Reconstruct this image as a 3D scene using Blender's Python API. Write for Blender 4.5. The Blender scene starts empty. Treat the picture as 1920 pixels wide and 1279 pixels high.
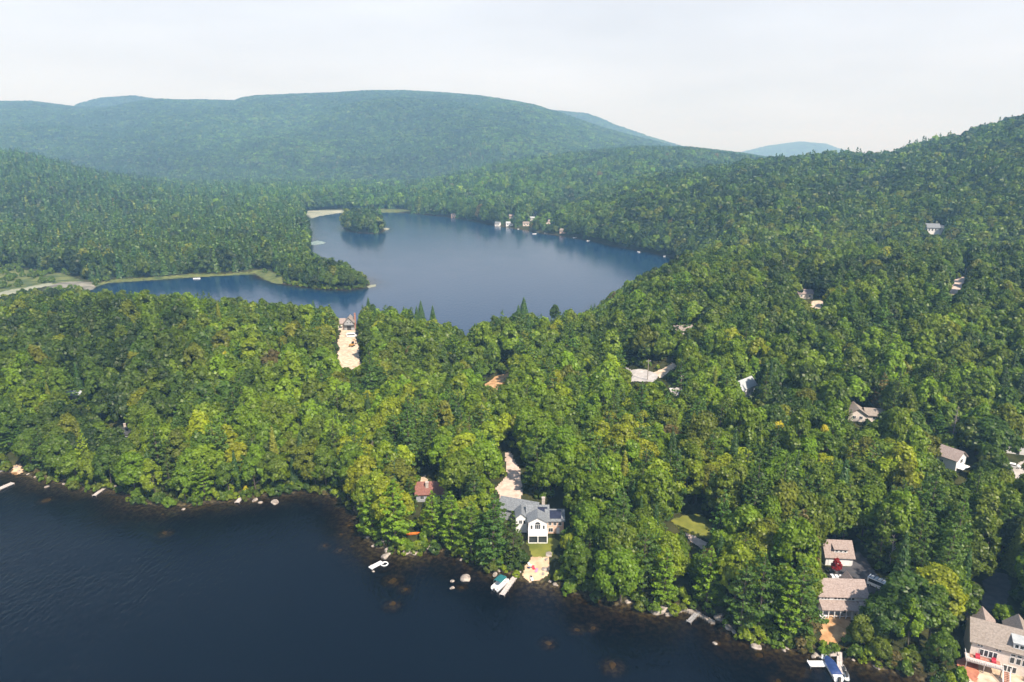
import bpy, math, random
import numpy as np
from mathutils import Vector, Matrix

random.seed(7)
rng = np.random.default_rng(11)
S = bpy.context.scene
COL = S.collection
R = math.radians

# ------------------------------------------------------------------ camera
F, PITCH, CAMZ = 1280.0, R(15.5), 120.0            # focal length in photo pixels (1920 wide)
cd = bpy.data.cameras.new('camera'); cd.lens = 24.0; cd.sensor_width = 36.0
cd.clip_start = 1.0; cd.clip_end = 60000.0
cam = bpy.data.objects.new('camera', cd); COL.objects.link(cam)
cam.location = (0, 0, CAMZ); cam.rotation_euler = (math.pi/2 - PITCH, 0, 0)
S.camera = cam
# ------------------------------------------------------------------ world, sun, exposure
SUN_EL, SUN_AZ = R(50), R(146)                      # azimuth clockwise from +Y (view direction)
w = bpy.data.worlds.new('World'); S.world = w; w.use_nodes = True
nt = w.node_tree; nt.nodes.clear()
o_ = nt.nodes.new('ShaderNodeOutputWorld'); bg = nt.nodes.new('ShaderNodeBackground'); bg.inputs[1].default_value = 1.0
sky = nt.nodes.new('ShaderNodeTexSky'); sky.sky_type = 'NISHITA'; sky.sun_disc = False
sky.sun_elevation = SUN_EL; sky.sun_rotation = SUN_AZ; sky.dust_density = 4.0; sky.air_density = 1.0; sky.altitude = 200
sc = nt.nodes.new('ShaderNodeVectorMath'); sc.operation = 'SCALE'; sc.inputs[3].default_value = 0.10
mx = nt.nodes.new('ShaderNodeMix'); mx.data_type = 'RGBA'; mx.inputs[0].default_value = 0.72
tcw = nt.nodes.new('ShaderNodeTexCoord'); sepw = nt.nodes.new('ShaderNodeSeparateXYZ')
rampw = nt.nodes.new('ShaderNodeValToRGB'); nt.links.new(tcw.outputs['Generated'], sepw.inputs[0]); nt.links.new(sepw.outputs[2], rampw.inputs[0])
cr = rampw.color_ramp                                # thin high cloud: whitest near the horizon, thinner overhead
cr.elements[0].position = 0.0; cr.elements[0].color = (0.61, 0.655, 0.70, 1)
cr.elements[1].position = 0.9; cr.elements[1].color = (0.16, 0.29, 0.55, 1)
e = cr.elements.new(0.10); e.color = (0.645, 0.655, 0.695, 1)
e = cr.elements.new(0.25); e.color = (0.62, 0.635, 0.68, 1)
e = cr.elements.new(0.45); e.color = (0.115, 0.185, 0.32, 1)
nt.links.new(sky.outputs[0], sc.inputs[0]); nt.links.new(sc.outputs[0], mx.inputs[6]); nt.links.new(rampw.outputs[0], mx.inputs[7])
cn = nt.nodes.new('ShaderNodeTexNoise'); cn.inputs['Scale'].default_value = 3.0; cn.inputs['Detail'].default_value = 5; cmp_ = nt.nodes.new('ShaderNodeMapping'); cmp_.inputs['Scale'].default_value = (1, 1, 5)
nt.links.new(tcw.outputs['Generated'], cmp_.inputs[0]); nt.links.new(cmp_.outputs[0], cn.inputs[0])
cm_ = nt.nodes.new('ShaderNodeMapRange'); cm_.inputs[1].default_value = .3; cm_.inputs[2].default_value = .7; cm_.inputs[3].default_value = .91; cm_.inputs[4].default_value = 1.06; nt.links.new(cn.outputs[0], cm_.inputs[0])
cv_ = nt.nodes.new('ShaderNodeVectorMath'); cv_.operation = 'SCALE'; nt.links.new(mx.outputs[2], cv_.inputs[0]); nt.links.new(cm_.outputs[0], cv_.inputs[3])
nt.links.new(cv_.outputs[0], bg.inputs[0]); nt.links.new(bg.outputs[0], o_.inputs[0])
sl = bpy.data.lights.new('sun', 'SUN'); sl.energy = 4.9; sl.angle = R(1.2); sl.color = (1.0, 0.94, 0.84)
sun = bpy.data.objects.new('sun', sl); COL.objects.link(sun)
sd_ = Vector((math.sin(SUN_AZ)*math.cos(SUN_EL), math.cos(SUN_AZ)*math.cos(SUN_EL), math.sin(SUN_EL)))
sun.rotation_euler = sd_.to_track_quat('Z', 'Y').to_euler()
S.view_settings.view_transform = 'Standard'; S.view_settings.look = 'None'
S.view_settings.exposure = 0.74; S.view_settings.gamma = 1.0
HAZE_DENSITY, HAZE_COLOR = 0.00018, (0.35, 0.66, 1.0)
S.render.engine = 'CYCLES'
S.cycles.max_bounces = 6; S.cycles.diffuse_bounces = 2; S.cycles.glossy_bounces = 2
S.cycles.transparent_max_bounces = 8; S.cycles.volume_bounces = 0; S.cycles.transmission_bounces = 3

# ------------------------------------------------------------------ projection helpers
CP, SP = math.cos(PITCH), math.sin(PITCH)
def pdir(px, py):
    u = px - 960.0; v = 639.5 - py
    return u, F*CP + v*SP, -F*SP + v*CP
def at_z(px, py, z=0.0):
    a, b, c = pdir(px, py); k = (z - CAMZ)/c
    return a*k, b*k
def at_Y(px, py, Y):
    a, b, c = pdir(px, py); k = Y/b
    return a*k, Y, CAMZ + c*k
def proj(x, y, z):
    dz = z - CAMZ
    d = y*CP - dz*SP
    return 960 + F*x/d, 639.5 - F*(y*SP + dz*CP)/d, d

# ------------------------------------------------------------------ noise
def _h(ix, iy, s):
    n = (ix*374761393 + iy*668265263 + s*1274126177) & 0xffffffff
    n = ((n ^ (n >> 13))*1274126177) & 0xffffffff
    return ((n ^ (n >> 16)) & 0xffff)/65535.0
def vnoise(x, y, s=0):
    x = np.asarray(x, float); y = np.asarray(y, float)
    ix = np.floor(x).astype(np.int64); iy = np.floor(y).astype(np.int64)
    fx = x-ix; fy = y-iy; fx = fx*fx*(3-2*fx); fy = fy*fy*(3-2*fy)
    a = _h(ix, iy, s); b = _h(ix+1, iy, s); c = _h(ix, iy+1, s); d = _h(ix+1, iy+1, s)
    return (a*(1-fx)+b*fx)*(1-fy) + (c*(1-fx)+d*fx)*fy
def fbm(x, y, s=0, o=4):
    r = 0; a = 1; t = 0
    for i in range(o):
        r = r + a*vnoise(x*2**i, y*2**i, s+i); t += a; a *= .5
    return r/t*2-1

# ------------------------------------------------------------------ shorelines
NEAR_PX = [(-420,868),(-200,880),(0,888),(28,884),(58,892),(90,905),(125,908),(160,918),(205,918),(235,930),(270,944),(330,948),(385,945),(440,940),
           (500,930),(540,926),(580,923),(625,932),(655,945),(668,965),(680,985),(690,1010),(706,1028),(735,1036),(770,1044),(800,1036),(845,1036),
           (880,1050),(905,1063),(940,1070),(965,1078),(985,1088),(1010,1096),(1045,1100),(1085,1118),(1130,1128),(1175,1140),(1205,1146),(1225,1150),(1262,1148),(1290,1138),
           (1330,1150),(1355,1168),(1380,1190),(1425,1205),(1470,1218),(1500,1215),(1530,1222),(1560,1225),(1600,1236),(1640,1252),(1700,1266),(1760,1285),(1850,1330),(2000,1400),(2200,1470)]
near_poly = [at_z(*p) for p in NEAR_PX] + [(150,-60),(300,-500),(-900,-500),(-900,150)]
FAR_PX = [(150,552),(165,540),(200,529),(260,525),(300,523),(370,518),(430,514),(478,513),(490,522),(520,530),(560,537),(600,542),(650,544),(684,540),(690,531),
          (676,520),(640,510),(600,502),(575,490),(568,478),(577,462),(580,445),(579,425),(574,408),(600,403),(640,398),(690,398),(740,398),(780,401),
          (830,406),(870,411),(930,423),(975,430),(1020,438),(1060,443),(1110,452),(1160,463),(1220,473),(1268,484),(1300,496),
          (1290,516),(1240,540),(1180,565),(1120,600),(1080,632),(1000,640),(930,648),(870,662),(840,660),(790,642),(700,630),(620,628),(560,622),(480,612),(400,604),(300,596),(200,590),(150,575)]
far_poly = [at_z(*p) for p in FAR_PX]
ISL_PX = [(644,428),(650,433),(675,437),(705,438),(720,434),(724,429),(712,424),(690,422),(665,422),(650,424)]
isl_poly = [at_z(*p) for p in ISL_PX]
def sdist(poly, x, y):                                 # + inside
    P = np.array(poly, float); x = np.asarray(x, float); y = np.asarray(y, float)
    d2 = np.full(x.shape, 1e18); ins = np.zeros(x.shape, bool)
    n = len(P)
    for i in range(n):
        ax, ay = P[i]; bx, by = P[(i+1) % n]
        ex, ey = bx-ax, by-ay; L = ex*ex+ey*ey+1e-9
        k = np.clip(((x-ax)*ex+(y-ay)*ey)/L, 0, 1)
        d2 = np.minimum(d2, (x-ax-k*ex)**2 + (y-ay-k*ey)**2)
        c = ((ay > y) != (by > y)) & (x < (bx-ax)*(y-ay)/(by-ay+1e-12)+ax)
        ins ^= c
    d = np.sqrt(d2)
    return np.where(ins, d, -d)
def shore(x, y):                                       # + on land: metres to the nearest water's edge
    jx = 1.6*fbm(x/7.0, y/7.0, 31, 3); jy = 1.6*fbm(x/7.0, y/7.0, 47, 3)
    a = sdist(near_poly, x+jx, y+jy); b = sdist(far_poly, x+jx, y+jy); c = sdist(isl_poly, x+jx, y+jy)
    water = np.maximum(a, np.minimum(b, -c))
    return -water

# ------------------------------------------------------------------ terrain: ridges in world space
def ridge_table(pts, Y, canopy):
    t = []; z = []
    for p in pts:
        X, yy, zz = at_Y(p[0], p[1], Y); t.append(X/Y); z.append(zz - canopy)
    return np.array(t), np.array(z)
RIDGES = []   # (t, z, Y, front width, back width, power, noise amp)
def add_ridge(pts, Y, wf, wb, canopy=12, pw=1.2, amp=0.0):
    t, z = ridge_table(pts, Y, canopy); RIDGES.append((t, z, Y, wf, wb, pw, amp))
add_ridge([(-900,200),(-200,192),(0,187),(60,187),(135,196),(200,198),(300,187),(440,188),(455,182),(480,178),(560,176),(600,174),(690,169),(760,169),(820,172),(900,180),(960,190),(1000,197),
           (1050,210),(1120,232),(1200,255),(1270,272),(1350,292),(1500,300),(2400,310)], 5000, 2700, 1500, 38, 1.0, 60)
add_ridge([(-100,330),(60,215),(120,203),(150,190),(190,179),(250,175),(290,181),(315,189),(370,200),(480,240),(620,340)], 5250, 900, 900, 34, 1.0, 8)
add_ridge([(700,340),(880,215),(1000,201),(1040,203),(1100,209),(1130,220),(1150,229),(1210,250),(1270,268),(1350,290),(1500,310)], 6100, 1100, 1000, 34, 1.0, 8)
add_ridge([(1330,300),(1400,285),(1440,275),(1500,267),(1545,271),(1568,279),(1610,290),(1700,300)], 9500, 1500, 1500, 6, 1.0, 6)
add_ridge([(1480,300),(1530,284),(1552,278),(1580,284),(1640,292),(1750,300)], 12500, 1500, 1500, 14, 1.0, 0)
add_ridge([(-1200,240),(-200,268),(0,283),(60,290),(120,308),(200,327),(300,343),(400,360),(500,378),(560,392),(640,420),(760,460)], 1750, 800, 800, 30, 1.1, 7)
add_ridge([(480,400),(620,372),(700,352),(800,328),(900,308),(1000,292),(1100,281),(1200,273),(1290,275),(1400,288),(1460,299),(1600,304),(1900,310),(2400,320)], 2800, 1500, 1300, 19, 1.0, 14)
add_ridge([(900,420),(1080,370),(1200,334),(1300,320),(1400,306),(1460,299),(1540,291),(1660,291),(1685,285),(1705,276),(1760,263),(1800,256),(1860,237),(1920,219),(2300,140),(3000,80)], 1350, 850, 700, 28, 1.0, 8)
add_ridge([(1010,640),(1080,596),(1130,548),(1200,520),(1270,500),(1400,497),(1500,492),(1600,484),(1900,478),(2600,470)], 470, 290, 330, 17, 1.1, 3)
add_ridge([(-900,560),(0,566),(100,560),(160,554),(300,547),(400,560),(560,572),(700,574),(790,590),(860,612),(980,590),(1060,600)], 395, 190, 70, 17, 1.1, 2)
def smax(a, b, k):
    h = np.clip(0.5+0.5*(a-b)/k, 0, 1)
    return b*(1-h)+a*h + k*h*(1-h)
SHOALS = [(*at_z(a_, b_), r_) for a_, b_, r_ in ((86,938,2.0),(305,963,1),(310,1000,1.6),(765,1048,1.6),(737,1087,2.4),(736,1135,1.6),(866,1100,1),(1112,1176,1.2),(1424,1227,1.3),(1150,1250,2.2),(1345,1205,1.4),(660,1024,1),(638,1032,1.2),(608,1024,1),(640,1002,1),(654,985,1),(1028,1206,1.2),(1082,1180,1.1),(1460,1276,1.3),(760,1105,1.2),(1490,1250,3.2),(1012,1100,3),(1042,1110,2.2),(1085,1124,2),(1200,1153,2.5),(1270,1160,1.6),(800,1052,1.2))]
def H(x, y):
    x = np.asarray(x, float); y = np.asarray(y, float)
    Y = np.maximum(y, 30.0); t = x/Y
    base = 3.0 + 1.5*fbm(x/60, y/60, 3, 3)
    h = base + 0*x
    for (rt, rz, rY, wf, wb, pw, amp) in RIDGES:
        zc = np.interp(t, rt, rz)
        s = np.clip((Y-(rY-wf))/wf, 0, 1); f = np.sin(s*math.pi/2)**pw
        b = np.clip((Y-rY)/wb, 0, 1); g = 0.5+0.5*np.cos(b*math.pi)
        f = np.where(Y < rY, f, g)
        z = zc*f
        if amp: z = z + amp*fbm(x/(wf*.20), y/(wf*.26), 5, 5)*np.sin(np.clip(f, 0, 1)*math.pi)**0.8*1.3
        wgt = np.clip(f*5, 0, 1); h = h*(1-wgt) + smax(h, z, 4 + 0.003*rY)*wgt
    sdl = shore(x, y)
    L = 38 + 0.07*np.maximum(Y-500, 0)
    k = np.clip(sdl/L, 0, 1); k = k*k*(3-2*k)
    land = 0.10 + np.minimum(0.22*sdl, 1.6) + 0.5*fbm(x/9, y/9, 9, 3)*np.clip(sdl/6, 0, 1) + np.maximum(h-1.0, 0)*k
    sw = -sdl
    shelf = 0.5+1.0*fbm(x/34, y/34, 77, 2)
    depth = 0.05 + 0.085*np.maximum(sw, 0)*(1.3-shelf*.6) + 0.0035*np.maximum(sw-6, 0)**2
    bed = -np.minimum(depth, 9) + 0.14*fbm(x/1.6, y/1.6, 15, 3)*np.clip(sw/3, 0, 1)
    for (a_, b_, r_) in SHOALS: bed = np.maximum(bed, -.42-.30*np.maximum(np.hypot(x-a_, y-b_)-r_, 0)**2)
    return np.where(sdl > 0, land, bed)
H_raw = H
PADS = []
def H(x, y):
    x = np.asarray(x, float); y = np.asarray(y, float); z = H_raw(x, y)
    for (cx_, cy_, c, s, x0, x1, y0, y1, pz, m_) in PADS:
        r_ = max(abs(x0), abs(x1), abs(y0), abs(y1))*1.5+m_+2
        near = (np.abs(x-cx_) < r_) & (np.abs(y-cy_) < r_)
        if not near.any(): continue
        dx = x[near]-cx_; dy = y[near]-cy_; a = dx*c+dy*s; b = -dx*s+dy*c
        d = np.hypot(np.maximum(np.maximum(x0-a, a-x1), 0), np.maximum(np.maximum(y0-b, b-y1), 0))
        k = np.clip(1-d/m_, 0, 1); k = k*k*(3-2*k); zn = z[near]; z[near] = np.where(zn > -.1, zn*(1-k)+pz*k, zn)
    return z
def Hs(x, y): return float(H(np.array([x]), np.array([y]))[0])
def G(px, py):                                          # where the pixel's line of sight meets the terrain
    a, b, c = pdir(px, py)
    Ys = np.exp(np.linspace(math.log(90), math.log(6500), 1800))
    k = Ys/b; X = a*k; Z = CAMZ + c*k; hh = np.maximum(H(X, Ys), 0)
    i = int(np.argmax(Z < hh)); i = max(i, 1)
    d0 = Z[i-1]-hh[i-1]; d1 = Z[i]-hh[i]; f = d0/(d0-d1+1e-9)
    yy = Ys[i-1]+(Ys[i]-Ys[i-1])*f; kk = yy/b
    return Vector((a*kk, yy, max(Hs(a*kk, yy), 0)))

for (a_, b_, yw_, x0_, x1_, y0_, y1_, m_) in [(1008,1012,0,-12,9,-2.5,18,6),(808,942,4,-6,6,-1,9,5),(1573,1062,-5,-4.5,5.5,-2,8,5),(1584,1162,-3,-7,8,-1,16,6),(1886,1262,-27,-9,14,-4,16,6),(1768,880,-58,-13,6,-1,9,5),
        (1908,852,-20,-6,6,-2,8,5),(1624,792,-12,-8,8,-2,9,5),(1404,742,42,-7,7,-1,7,5),(1284,632,8,-6,6,-1,9,5),(1755,440,-10,-11,11,-2,12,8),(655,620,6,-10,5,-4,9,6),(141,752,5,-5,5,-1,6,4),(226,830,20,-5,5,-1,7,4),(1510,560,-8,-6,6,-1,8,4)]:
    g_ = G(a_, b_); PADS.append((g_.x, g_.y, math.cos(R(yw_)), math.sin(R(yw_)), x0_, x1_, y0_, y1_, g_.z, m_))
# ------------------------------------------------------------------ object helpers
def tag(o, label=None, cat=None, group=None, kind=None):
    if label: o['label'] = label
    if cat: o['category'] = cat
    if group: o['group'] = group
    if kind: o['kind'] = kind
    return o
def empty(name, loc=(0,0,0), rz=0.0, sc=1.0):
    o = bpy.data.objects.new(name, None); COL.objects.link(o); o.location = loc; o.rotation_euler = (0,0,rz)
    o.scale = (sc,)*3 if not hasattr(sc, '__len__') else sc
    o.empty_display_size = 0.5
    return o
def mesh_np(name, V, Fc, mats=(), attrs=None, smooth=False, mi=None):
    V = np.asarray(V, np.float32); Fc = np.asarray(Fc, np.int32)
    me = bpy.data.meshes.new(name); k = Fc.shape[1] if len(Fc) else 4
    me.vertices.add(len(V)); me.vertices.foreach_set('co', V.ravel())
    if len(Fc):
        me.loops.add(len(Fc)*k); me.loops.foreach_set('vertex_index', Fc.ravel())
        me.polygons.add(len(Fc)); me.polygons.foreach_set('loop_start', np.arange(len(Fc), dtype=np.int32)*k)
        if mi is not None: me.polygons.foreach_set('material_index', np.asarray(mi, np.int32))
    for m in mats: me.materials.append(m)
    if attrs:
        for n, (ty, dom, arr) in attrs.items():
            a = me.attributes.new(n, ty, dom)
            a.data.foreach_set('vector' if ty == 'FLOAT_VECTOR' else 'value', np.asarray(arr).ravel())
    me.update(calc_edges=True)
    if smooth: me.polygons.foreach_set('use_smooth', [True]*len(me.polygons))
    return me
def link(name, me, parent=None):
    o = bpy.data.objects.new(name, me); COL.objects.link(o)
    if parent is not None: o.parent = parent
    return o
class MB:
    def __init__(s): s.v = []; s.f = []
    def quad(s, *p):
        n = len(s.v); s.v += [tuple(q) for q in p]; s.f.append(tuple(range(n, n+len(p)))); return s
    def box(s, x0, x1, y0, y1, z0, z1):
        n = len(s.v)
        s.v += [(x0,y0,z0),(x1,y0,z0),(x1,y1,z0),(x0,y1,z0),(x0,y0,z1),(x1,y0,z1),(x1,y1,z1),(x0,y1,z1)]
        s.f += [tuple(n+i for i in q) for q in ((0,3,2,1),(4,5,6,7),(0,1,5,4),(1,2,6,5),(2,3,7,6),(3,0,4,7))]; return s
    def prism(s, pts, axis, a, b):                      # pts in the two other axes, extruded along axis
        n = len(s.v); k = len(pts)
        def P(p, c): return (c,p[0],p[1]) if axis == 0 else ((p[0],c,p[1]) if axis == 1 else (p[0],p[1],c))
        s.v += [P(p, a) for p in pts] + [P(p, b) for p in pts]
        s.f.append(tuple(n+i for i in range(k))[::-1]); s.f.append(tuple(n+k+i for i in range(k)))
        for i in range(k): j = (i+1) % k; s.f.append((n+i, n+j, n+k+j, n+k+i))
        return s
    def tube(s, pts, rad, seg=7, cap=True):
        n0 = len(s.v); pts = [Vector(p) for p in pts]
        if not hasattr(rad, '__len__'): rad = [rad]*len(pts)
        for i, p in enumerate(pts):
            d = (pts[min(i+1, len(pts)-1)] - pts[max(i-1, 0)]).normalized()
            up = Vector((0,0,1)) if abs(d.z) < .9 else Vector((1,0,0))
            u = d.cross(up).normalized(); w_ = d.cross(u).normalized()
            for k in range(seg):
                a = 2*math.pi*k/seg; s.v.append(tuple(p + (u*math.cos(a)+w_*math.sin(a))*rad[i]))
        for i in range(len(pts)-1):
            for k in range(seg):
                j = (k+1) % seg; a = n0+i*seg; b = a+seg; s.f.append((a+k, a+j, b+j, b+k))
        if cap:
            s.f.append(tuple(n0+k for k in range(seg))[::-1]); s.f.append(tuple(n0+(len(pts)-1)*seg+k for k in range(seg)))
        return s
    def mesh(s, name, mat=None, smooth=False):
        me = bpy.data.meshes.new(name); me.from_pydata(s.v, [], s.f)
        if mat: me.materials.append(mat)
        me.update()
        import bmesh
        b = bmesh.new(); b.from_mesh(me); bmesh.ops.recalc_face_normals(b, faces=b.faces); b.to_mesh(me); b.free()
        if smooth:
            for p in me.polygons: p.use_smooth = True
        return me
    def build(s, name, mat, parent=None, smooth=False):
        return link(name, s.mesh(name, mat, smooth), parent)

# ------------------------------------------------------------------ materials
def newmat(name):
    m = bpy.data.materials.new(name); m.use_nodes = True; nt = m.node_tree
    return m, nt, nt.nodes['Principled BSDF'], nt.nodes['Material Output']
def N(nt, ty, **kw):
    n = nt.nodes.new(ty)
    for k, v in kw.items(): setattr(n, k, v)
    return n
def noisy(name, c1, c2, scale=1.0, rough=0.8, bump=0.0, detail=4, metallic=0.0, stripes=None, spec=0.3):
    m, nt, b, out = newmat(name); L = nt.links
    tc = N(nt, 'ShaderNodeTexCoord'); no = N(nt, 'ShaderNodeTexNoise'); no.inputs['Scale'].default_value = scale; no.inputs['Detail'].default_value = detail
    L.new(tc.outputs['Object'], no.inputs['Vector'])
    ra = N(nt, 'ShaderNodeValToRGB'); ra.color_ramp.elements[0].color = (*c1, 1); ra.color_ramp.elements[1].color = (*c2, 1)
    ra.color_ramp.elements[0].position = .35; ra.color_ramp.elements[1].position = .65
    L.new(no.outputs[0], ra.inputs[0]); col = ra.outputs[0]
    if stripes:                                         # (axis index, spacing, darkening)
        sep = N(nt, 'ShaderNodeSeparateXYZ'); L.new(tc.outputs['Object'], sep.inputs[0])
        mo = N(nt, 'ShaderNodeMath', operation='PINGPONG'); mo.inputs[1].default_value = stripes[1]/2; L.new(sep.outputs[stripes[0]], mo.inputs[0])
        lt = N(nt, 'ShaderNodeMath', operation='LESS_THAN'); lt.inputs[1].default_value = stripes[1]*.1; L.new(mo.outputs[0], lt.inputs[0])
        mm = N(nt, 'ShaderNodeMath', operation='MULTIPLY'); mm.inputs[1].default_value = stripes[2]; L.new(lt.outputs[0], mm.inputs[0])
        mi = N(nt, 'ShaderNodeMix', data_type='RGBA'); mi.inputs[7].default_value = (c1[0]*.4, c1[1]*.4, c1[2]*.4, 1)
        L.new(mm.outputs[0], mi.inputs[0]); L.new(col, mi.inputs[6]); col = mi.outputs[2]
    L.new(col, b.inputs['Base Color']); b.inputs['Roughness'].default_value = rough; b.inputs['Metallic'].default_value = metallic
    b.inputs['Specular IOR Level'].default_value = spec
    if bump:
        bu = N(nt, 'ShaderNodeBump'); bu.inputs['Strength'].default_value = bump; bu.inputs['Distance'].default_value = 0.1
        L.new(no.outputs[0], bu.inputs['Height']); L.new(bu.outputs[0], b.inputs['Normal'])
    return m
def leafmat(name, transl=0.42):
    m, nt, b, out = newmat(name); L = nt.links; nt.nodes.remove(b)
    ti = N(nt, 'ShaderNodeAttribute', attribute_type='INSTANCER', attribute_name='tint')
    lv = N(nt, 'ShaderNodeAttribute', attribute_type='GEOMETRY', attribute_name='lv')
    sc = N(nt, 'ShaderNodeVectorMath', operation='SCALE'); L.new(ti.outputs['Vector'], sc.inputs[0]); L.new(lv.outputs['Fac'], sc.inputs[3])
    d = N(nt, 'ShaderNodeBsdfDiffuse'); t = N(nt, 'ShaderNodeBsdfTranslucent'); g = N(nt, 'ShaderNodeBsdfGlossy'); g.inputs['Roughness'].default_value = .45
    g.inputs['Color'].default_value = (.5,.5,.45,1)
    tw = N(nt, 'ShaderNodeVectorMath', operation='MULTIPLY'); tw.inputs[1].default_value = (1.25, 1.2, .6)
    L.new(sc.outputs[0], tw.inputs[0]); L.new(sc.outputs[0], d.inputs[0]); L.new(tw.outputs[0], t.inputs[0])
    a = N(nt, 'ShaderNodeMixShader'); a.inputs[0].default_value = transl; L.new(d.outputs[0], a.inputs[1]); L.new(t.outputs[0], a.inputs[2])
    c = N(nt, 'ShaderNodeMixShader'); c.inputs[0].default_value = .035; L.new(a.outputs[0], c.inputs[1]); L.new(g.outputs[0], c.inputs[2])
    L.new(c.outputs[0], out.inputs[0])
    return m
M = {}
M['leaf'] = leafmat('leaves'); M['needle'] = leafmat('needles', .2)
M['bark'] = noisy('bark', (.06,.045,.035), (.14,.11,.085), 3, .95)
M['grey_bark'] = noisy('weathered_wood', (.22,.18,.15), (.42,.36,.31), 3, .95)
M['rock'] = noisy('granite', (.17,.14,.12), (.42,.36,.30), .9, .9, .9)
M['algae_rock'] = noisy('algae_granite', (.12,.085,.025), (.24,.17,.05), 1.2, .9, .4)
M['dock'] = noisy('dock_boards', (.42,.36,.32), (.62,.54,.50), 2, .85, stripes=(1, .6, .5))
M['grey_dock'] = noisy('grey_boards', (.22,.21,.20), (.36,.34,.33), 2, .85, stripes=(1, .6, .5))
M['white'] = noisy('white_paint', (.74,.73,.72), (.82,.81,.80), 2, .5)
M['cream'] = noisy('cream_siding', (.68,.58,.50), (.78,.68,.60), 2, .7, stripes=(2, .35, .25))
M['white_siding'] = noisy('white_siding', (.72,.70,.68), (.80,.78,.76), 2, .7, stripes=(2, .35, .2))
M['pink_siding'] = noisy('salmon_siding', (.62,.40,.29), (.72,.50,.38), 2, .7, stripes=(2, .35, .25))
M['grey_siding'] = noisy('grey_siding', (.30,.31,.33), (.38,.39,.41), 2, .7, stripes=(2, .35, .25))
M['tan_roof'] = noisy('tan_shingles', (.25,.19,.165), (.36,.285,.25), 2.5, .95, .3, stripes=(1, .5, .12))
M['brown_roof'] = noisy('brown_shingles', (.22,.18,.15), (.31,.26,.22), 2.5, .95, .3, stripes=(1, .5, .12))
M['grey_roof'] = noisy('grey_shingles', (.13,.14,.15), (.22,.23,.24), 2.5, .95, .3, stripes=(1, .5, .12))
M['pale_roof'] = noisy('pale_metal_roof', (.34,.35,.35), (.44,.45,.44), 1, .5)
M['red_roof'] = noisy('rust_red_shingles', (.17,.07,.055), (.26,.12,.09), 2.5, .95, .3)
M['glass'] = noisy('window_glass', (.02,.025,.03), (.05,.055,.06), .6, .08, spec=.5)
M['panel'] = noisy('solar_cells', (.012,.014,.03), (.02,.022,.045), 1, .25, stripes=(0, 1.0, .0), spec=.5)
M['dark'] = noisy('dark_trim', (.03,.03,.03), (.06,.055,.05), 2, .7)
M['black'] = noisy('rubber', (.015,.015,.015), (.03,.03,.03), 2, .8)
M['brick'] = noisy('red_brick', (.30,.13,.09), (.45,.22,.16), 4, .9)
M['chim'] = noisy('stone_chimney', (.36,.30,.26), (.55,.47,.42), 4, .9)
M['teal'] = noisy('teal_canvas', (.01,.09,.10), (.02,.15,.15), 2, .8)
M['blue'] = noisy('navy_canvas', (.015,.035,.12), (.03,.06,.18), 1, .6)
M['alu'] = noisy('aluminium', (.6,.6,.6), (.7,.7,.7), 1, .35, metallic=.7)
M['orange'] = noisy('orange_plastic', (.60,.16,.02), (.72,.22,.03), 1, .4)
M['redp'] = noisy('red_cloth', (.45,.03,.05), (.55,.05,.08), 1, .6)
M['pinkp'] = noisy('pink_plastic', (.6,.2,.35), (.7,.3,.45), 1, .6)
M['carwhite'] = noisy('white_car_paint', (.76,.76,.77), (.8,.8,.81), 1, .2, spec=.6)
M['yellowm'] = noisy('digger_yellow', (.45,.24,.05), (.55,.30,.07), 1, .5)
M['sand'] = noisy('sandy_gravel', (.42,.31,.21), (.66,.52,.38), .6, .95, .3, detail=8)
M['pinksand'] = noisy('pinkish_gravel', (.44,.33,.26), (.62,.48,.39), .6, .95, .3, detail=8)
M['beach'] = noisy('beach_sand', (.46,.30,.18), (.66,.47,.31), .35, .95, .3, detail=8)
M['asphalt'] = noisy('asphalt', (.055,.052,.055), (.085,.08,.085), .5, .9, .2)
M['palegrav'] = noisy('pale_road', (.36,.33,.30), (.54,.49,.45), .35, .95, .2, detail=8)
M['lawn'] = noisy('lawn_grass', (.10,.115,.015), (.19,.19,.03), .25, .95, .5, detail=8)
M['dirt'] = noisy('orange_dirt', (.36,.19,.08), (.58,.36,.18), .5, .95, .3, detail=8)
M['mulch'] = noisy('red_mulch', (.34,.12,.07), (.48,.20,.12), .8, .95, .3)
M['marsh'] = noisy('marsh_grass', (.045,.070,.018), (.15,.16,.045), .09, .95, .3, detail=8)
M['mud'] = noisy('mud_flat', (.10,.095,.075), (.26,.24,.19), .12, .95, .2, detail=8)
M['palebar'] = noisy('pale_sandbar', (.17,.18,.12), (.32,.32,.23), .03, .95, .2, detail=8)
M['lily'] = noisy('lily_pads', (.12,.18,.16), (.28,.34,.31), .2, .6)

# terrain material: forest floor, stony bed under water
m, nt, b, out = newmat('forest_floor'); L = nt.links
tc = N(nt, 'ShaderNodeTexCoord'); n1 = N(nt, 'ShaderNodeTexNoise'); n1.inputs['Scale'].default_value = .15; n1.inputs['Detail'].default_value = 8
n2 = N(nt, 'ShaderNodeTexNoise'); n2.inputs['Scale'].default_value = .9; n2.inputs['Detail'].default_value = 6
L.new(tc.outputs['Object'], n1.inputs[0]); L.new(tc.outputs['Object'], n2.inputs[0])
r1 = N(nt, 'ShaderNodeValToRGB'); r1.color_ramp.elements[0].color = (.022,.028,.008,1); r1.color_ramp.elements[1].color = (.055,.055,.018,1)
r1.color_ramp.elements[0].position = .38; r1.color_ramp.elements[1].position = .62; L.new(n1.outputs[0], r1.inputs[0])
r2 = N(nt, 'ShaderNodeValToRGB'); r2.color_ramp.elements[0].color = (.022,.014,.007,1); r2.color_ramp.elements[1].color = (.125,.10,.05,1)
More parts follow.
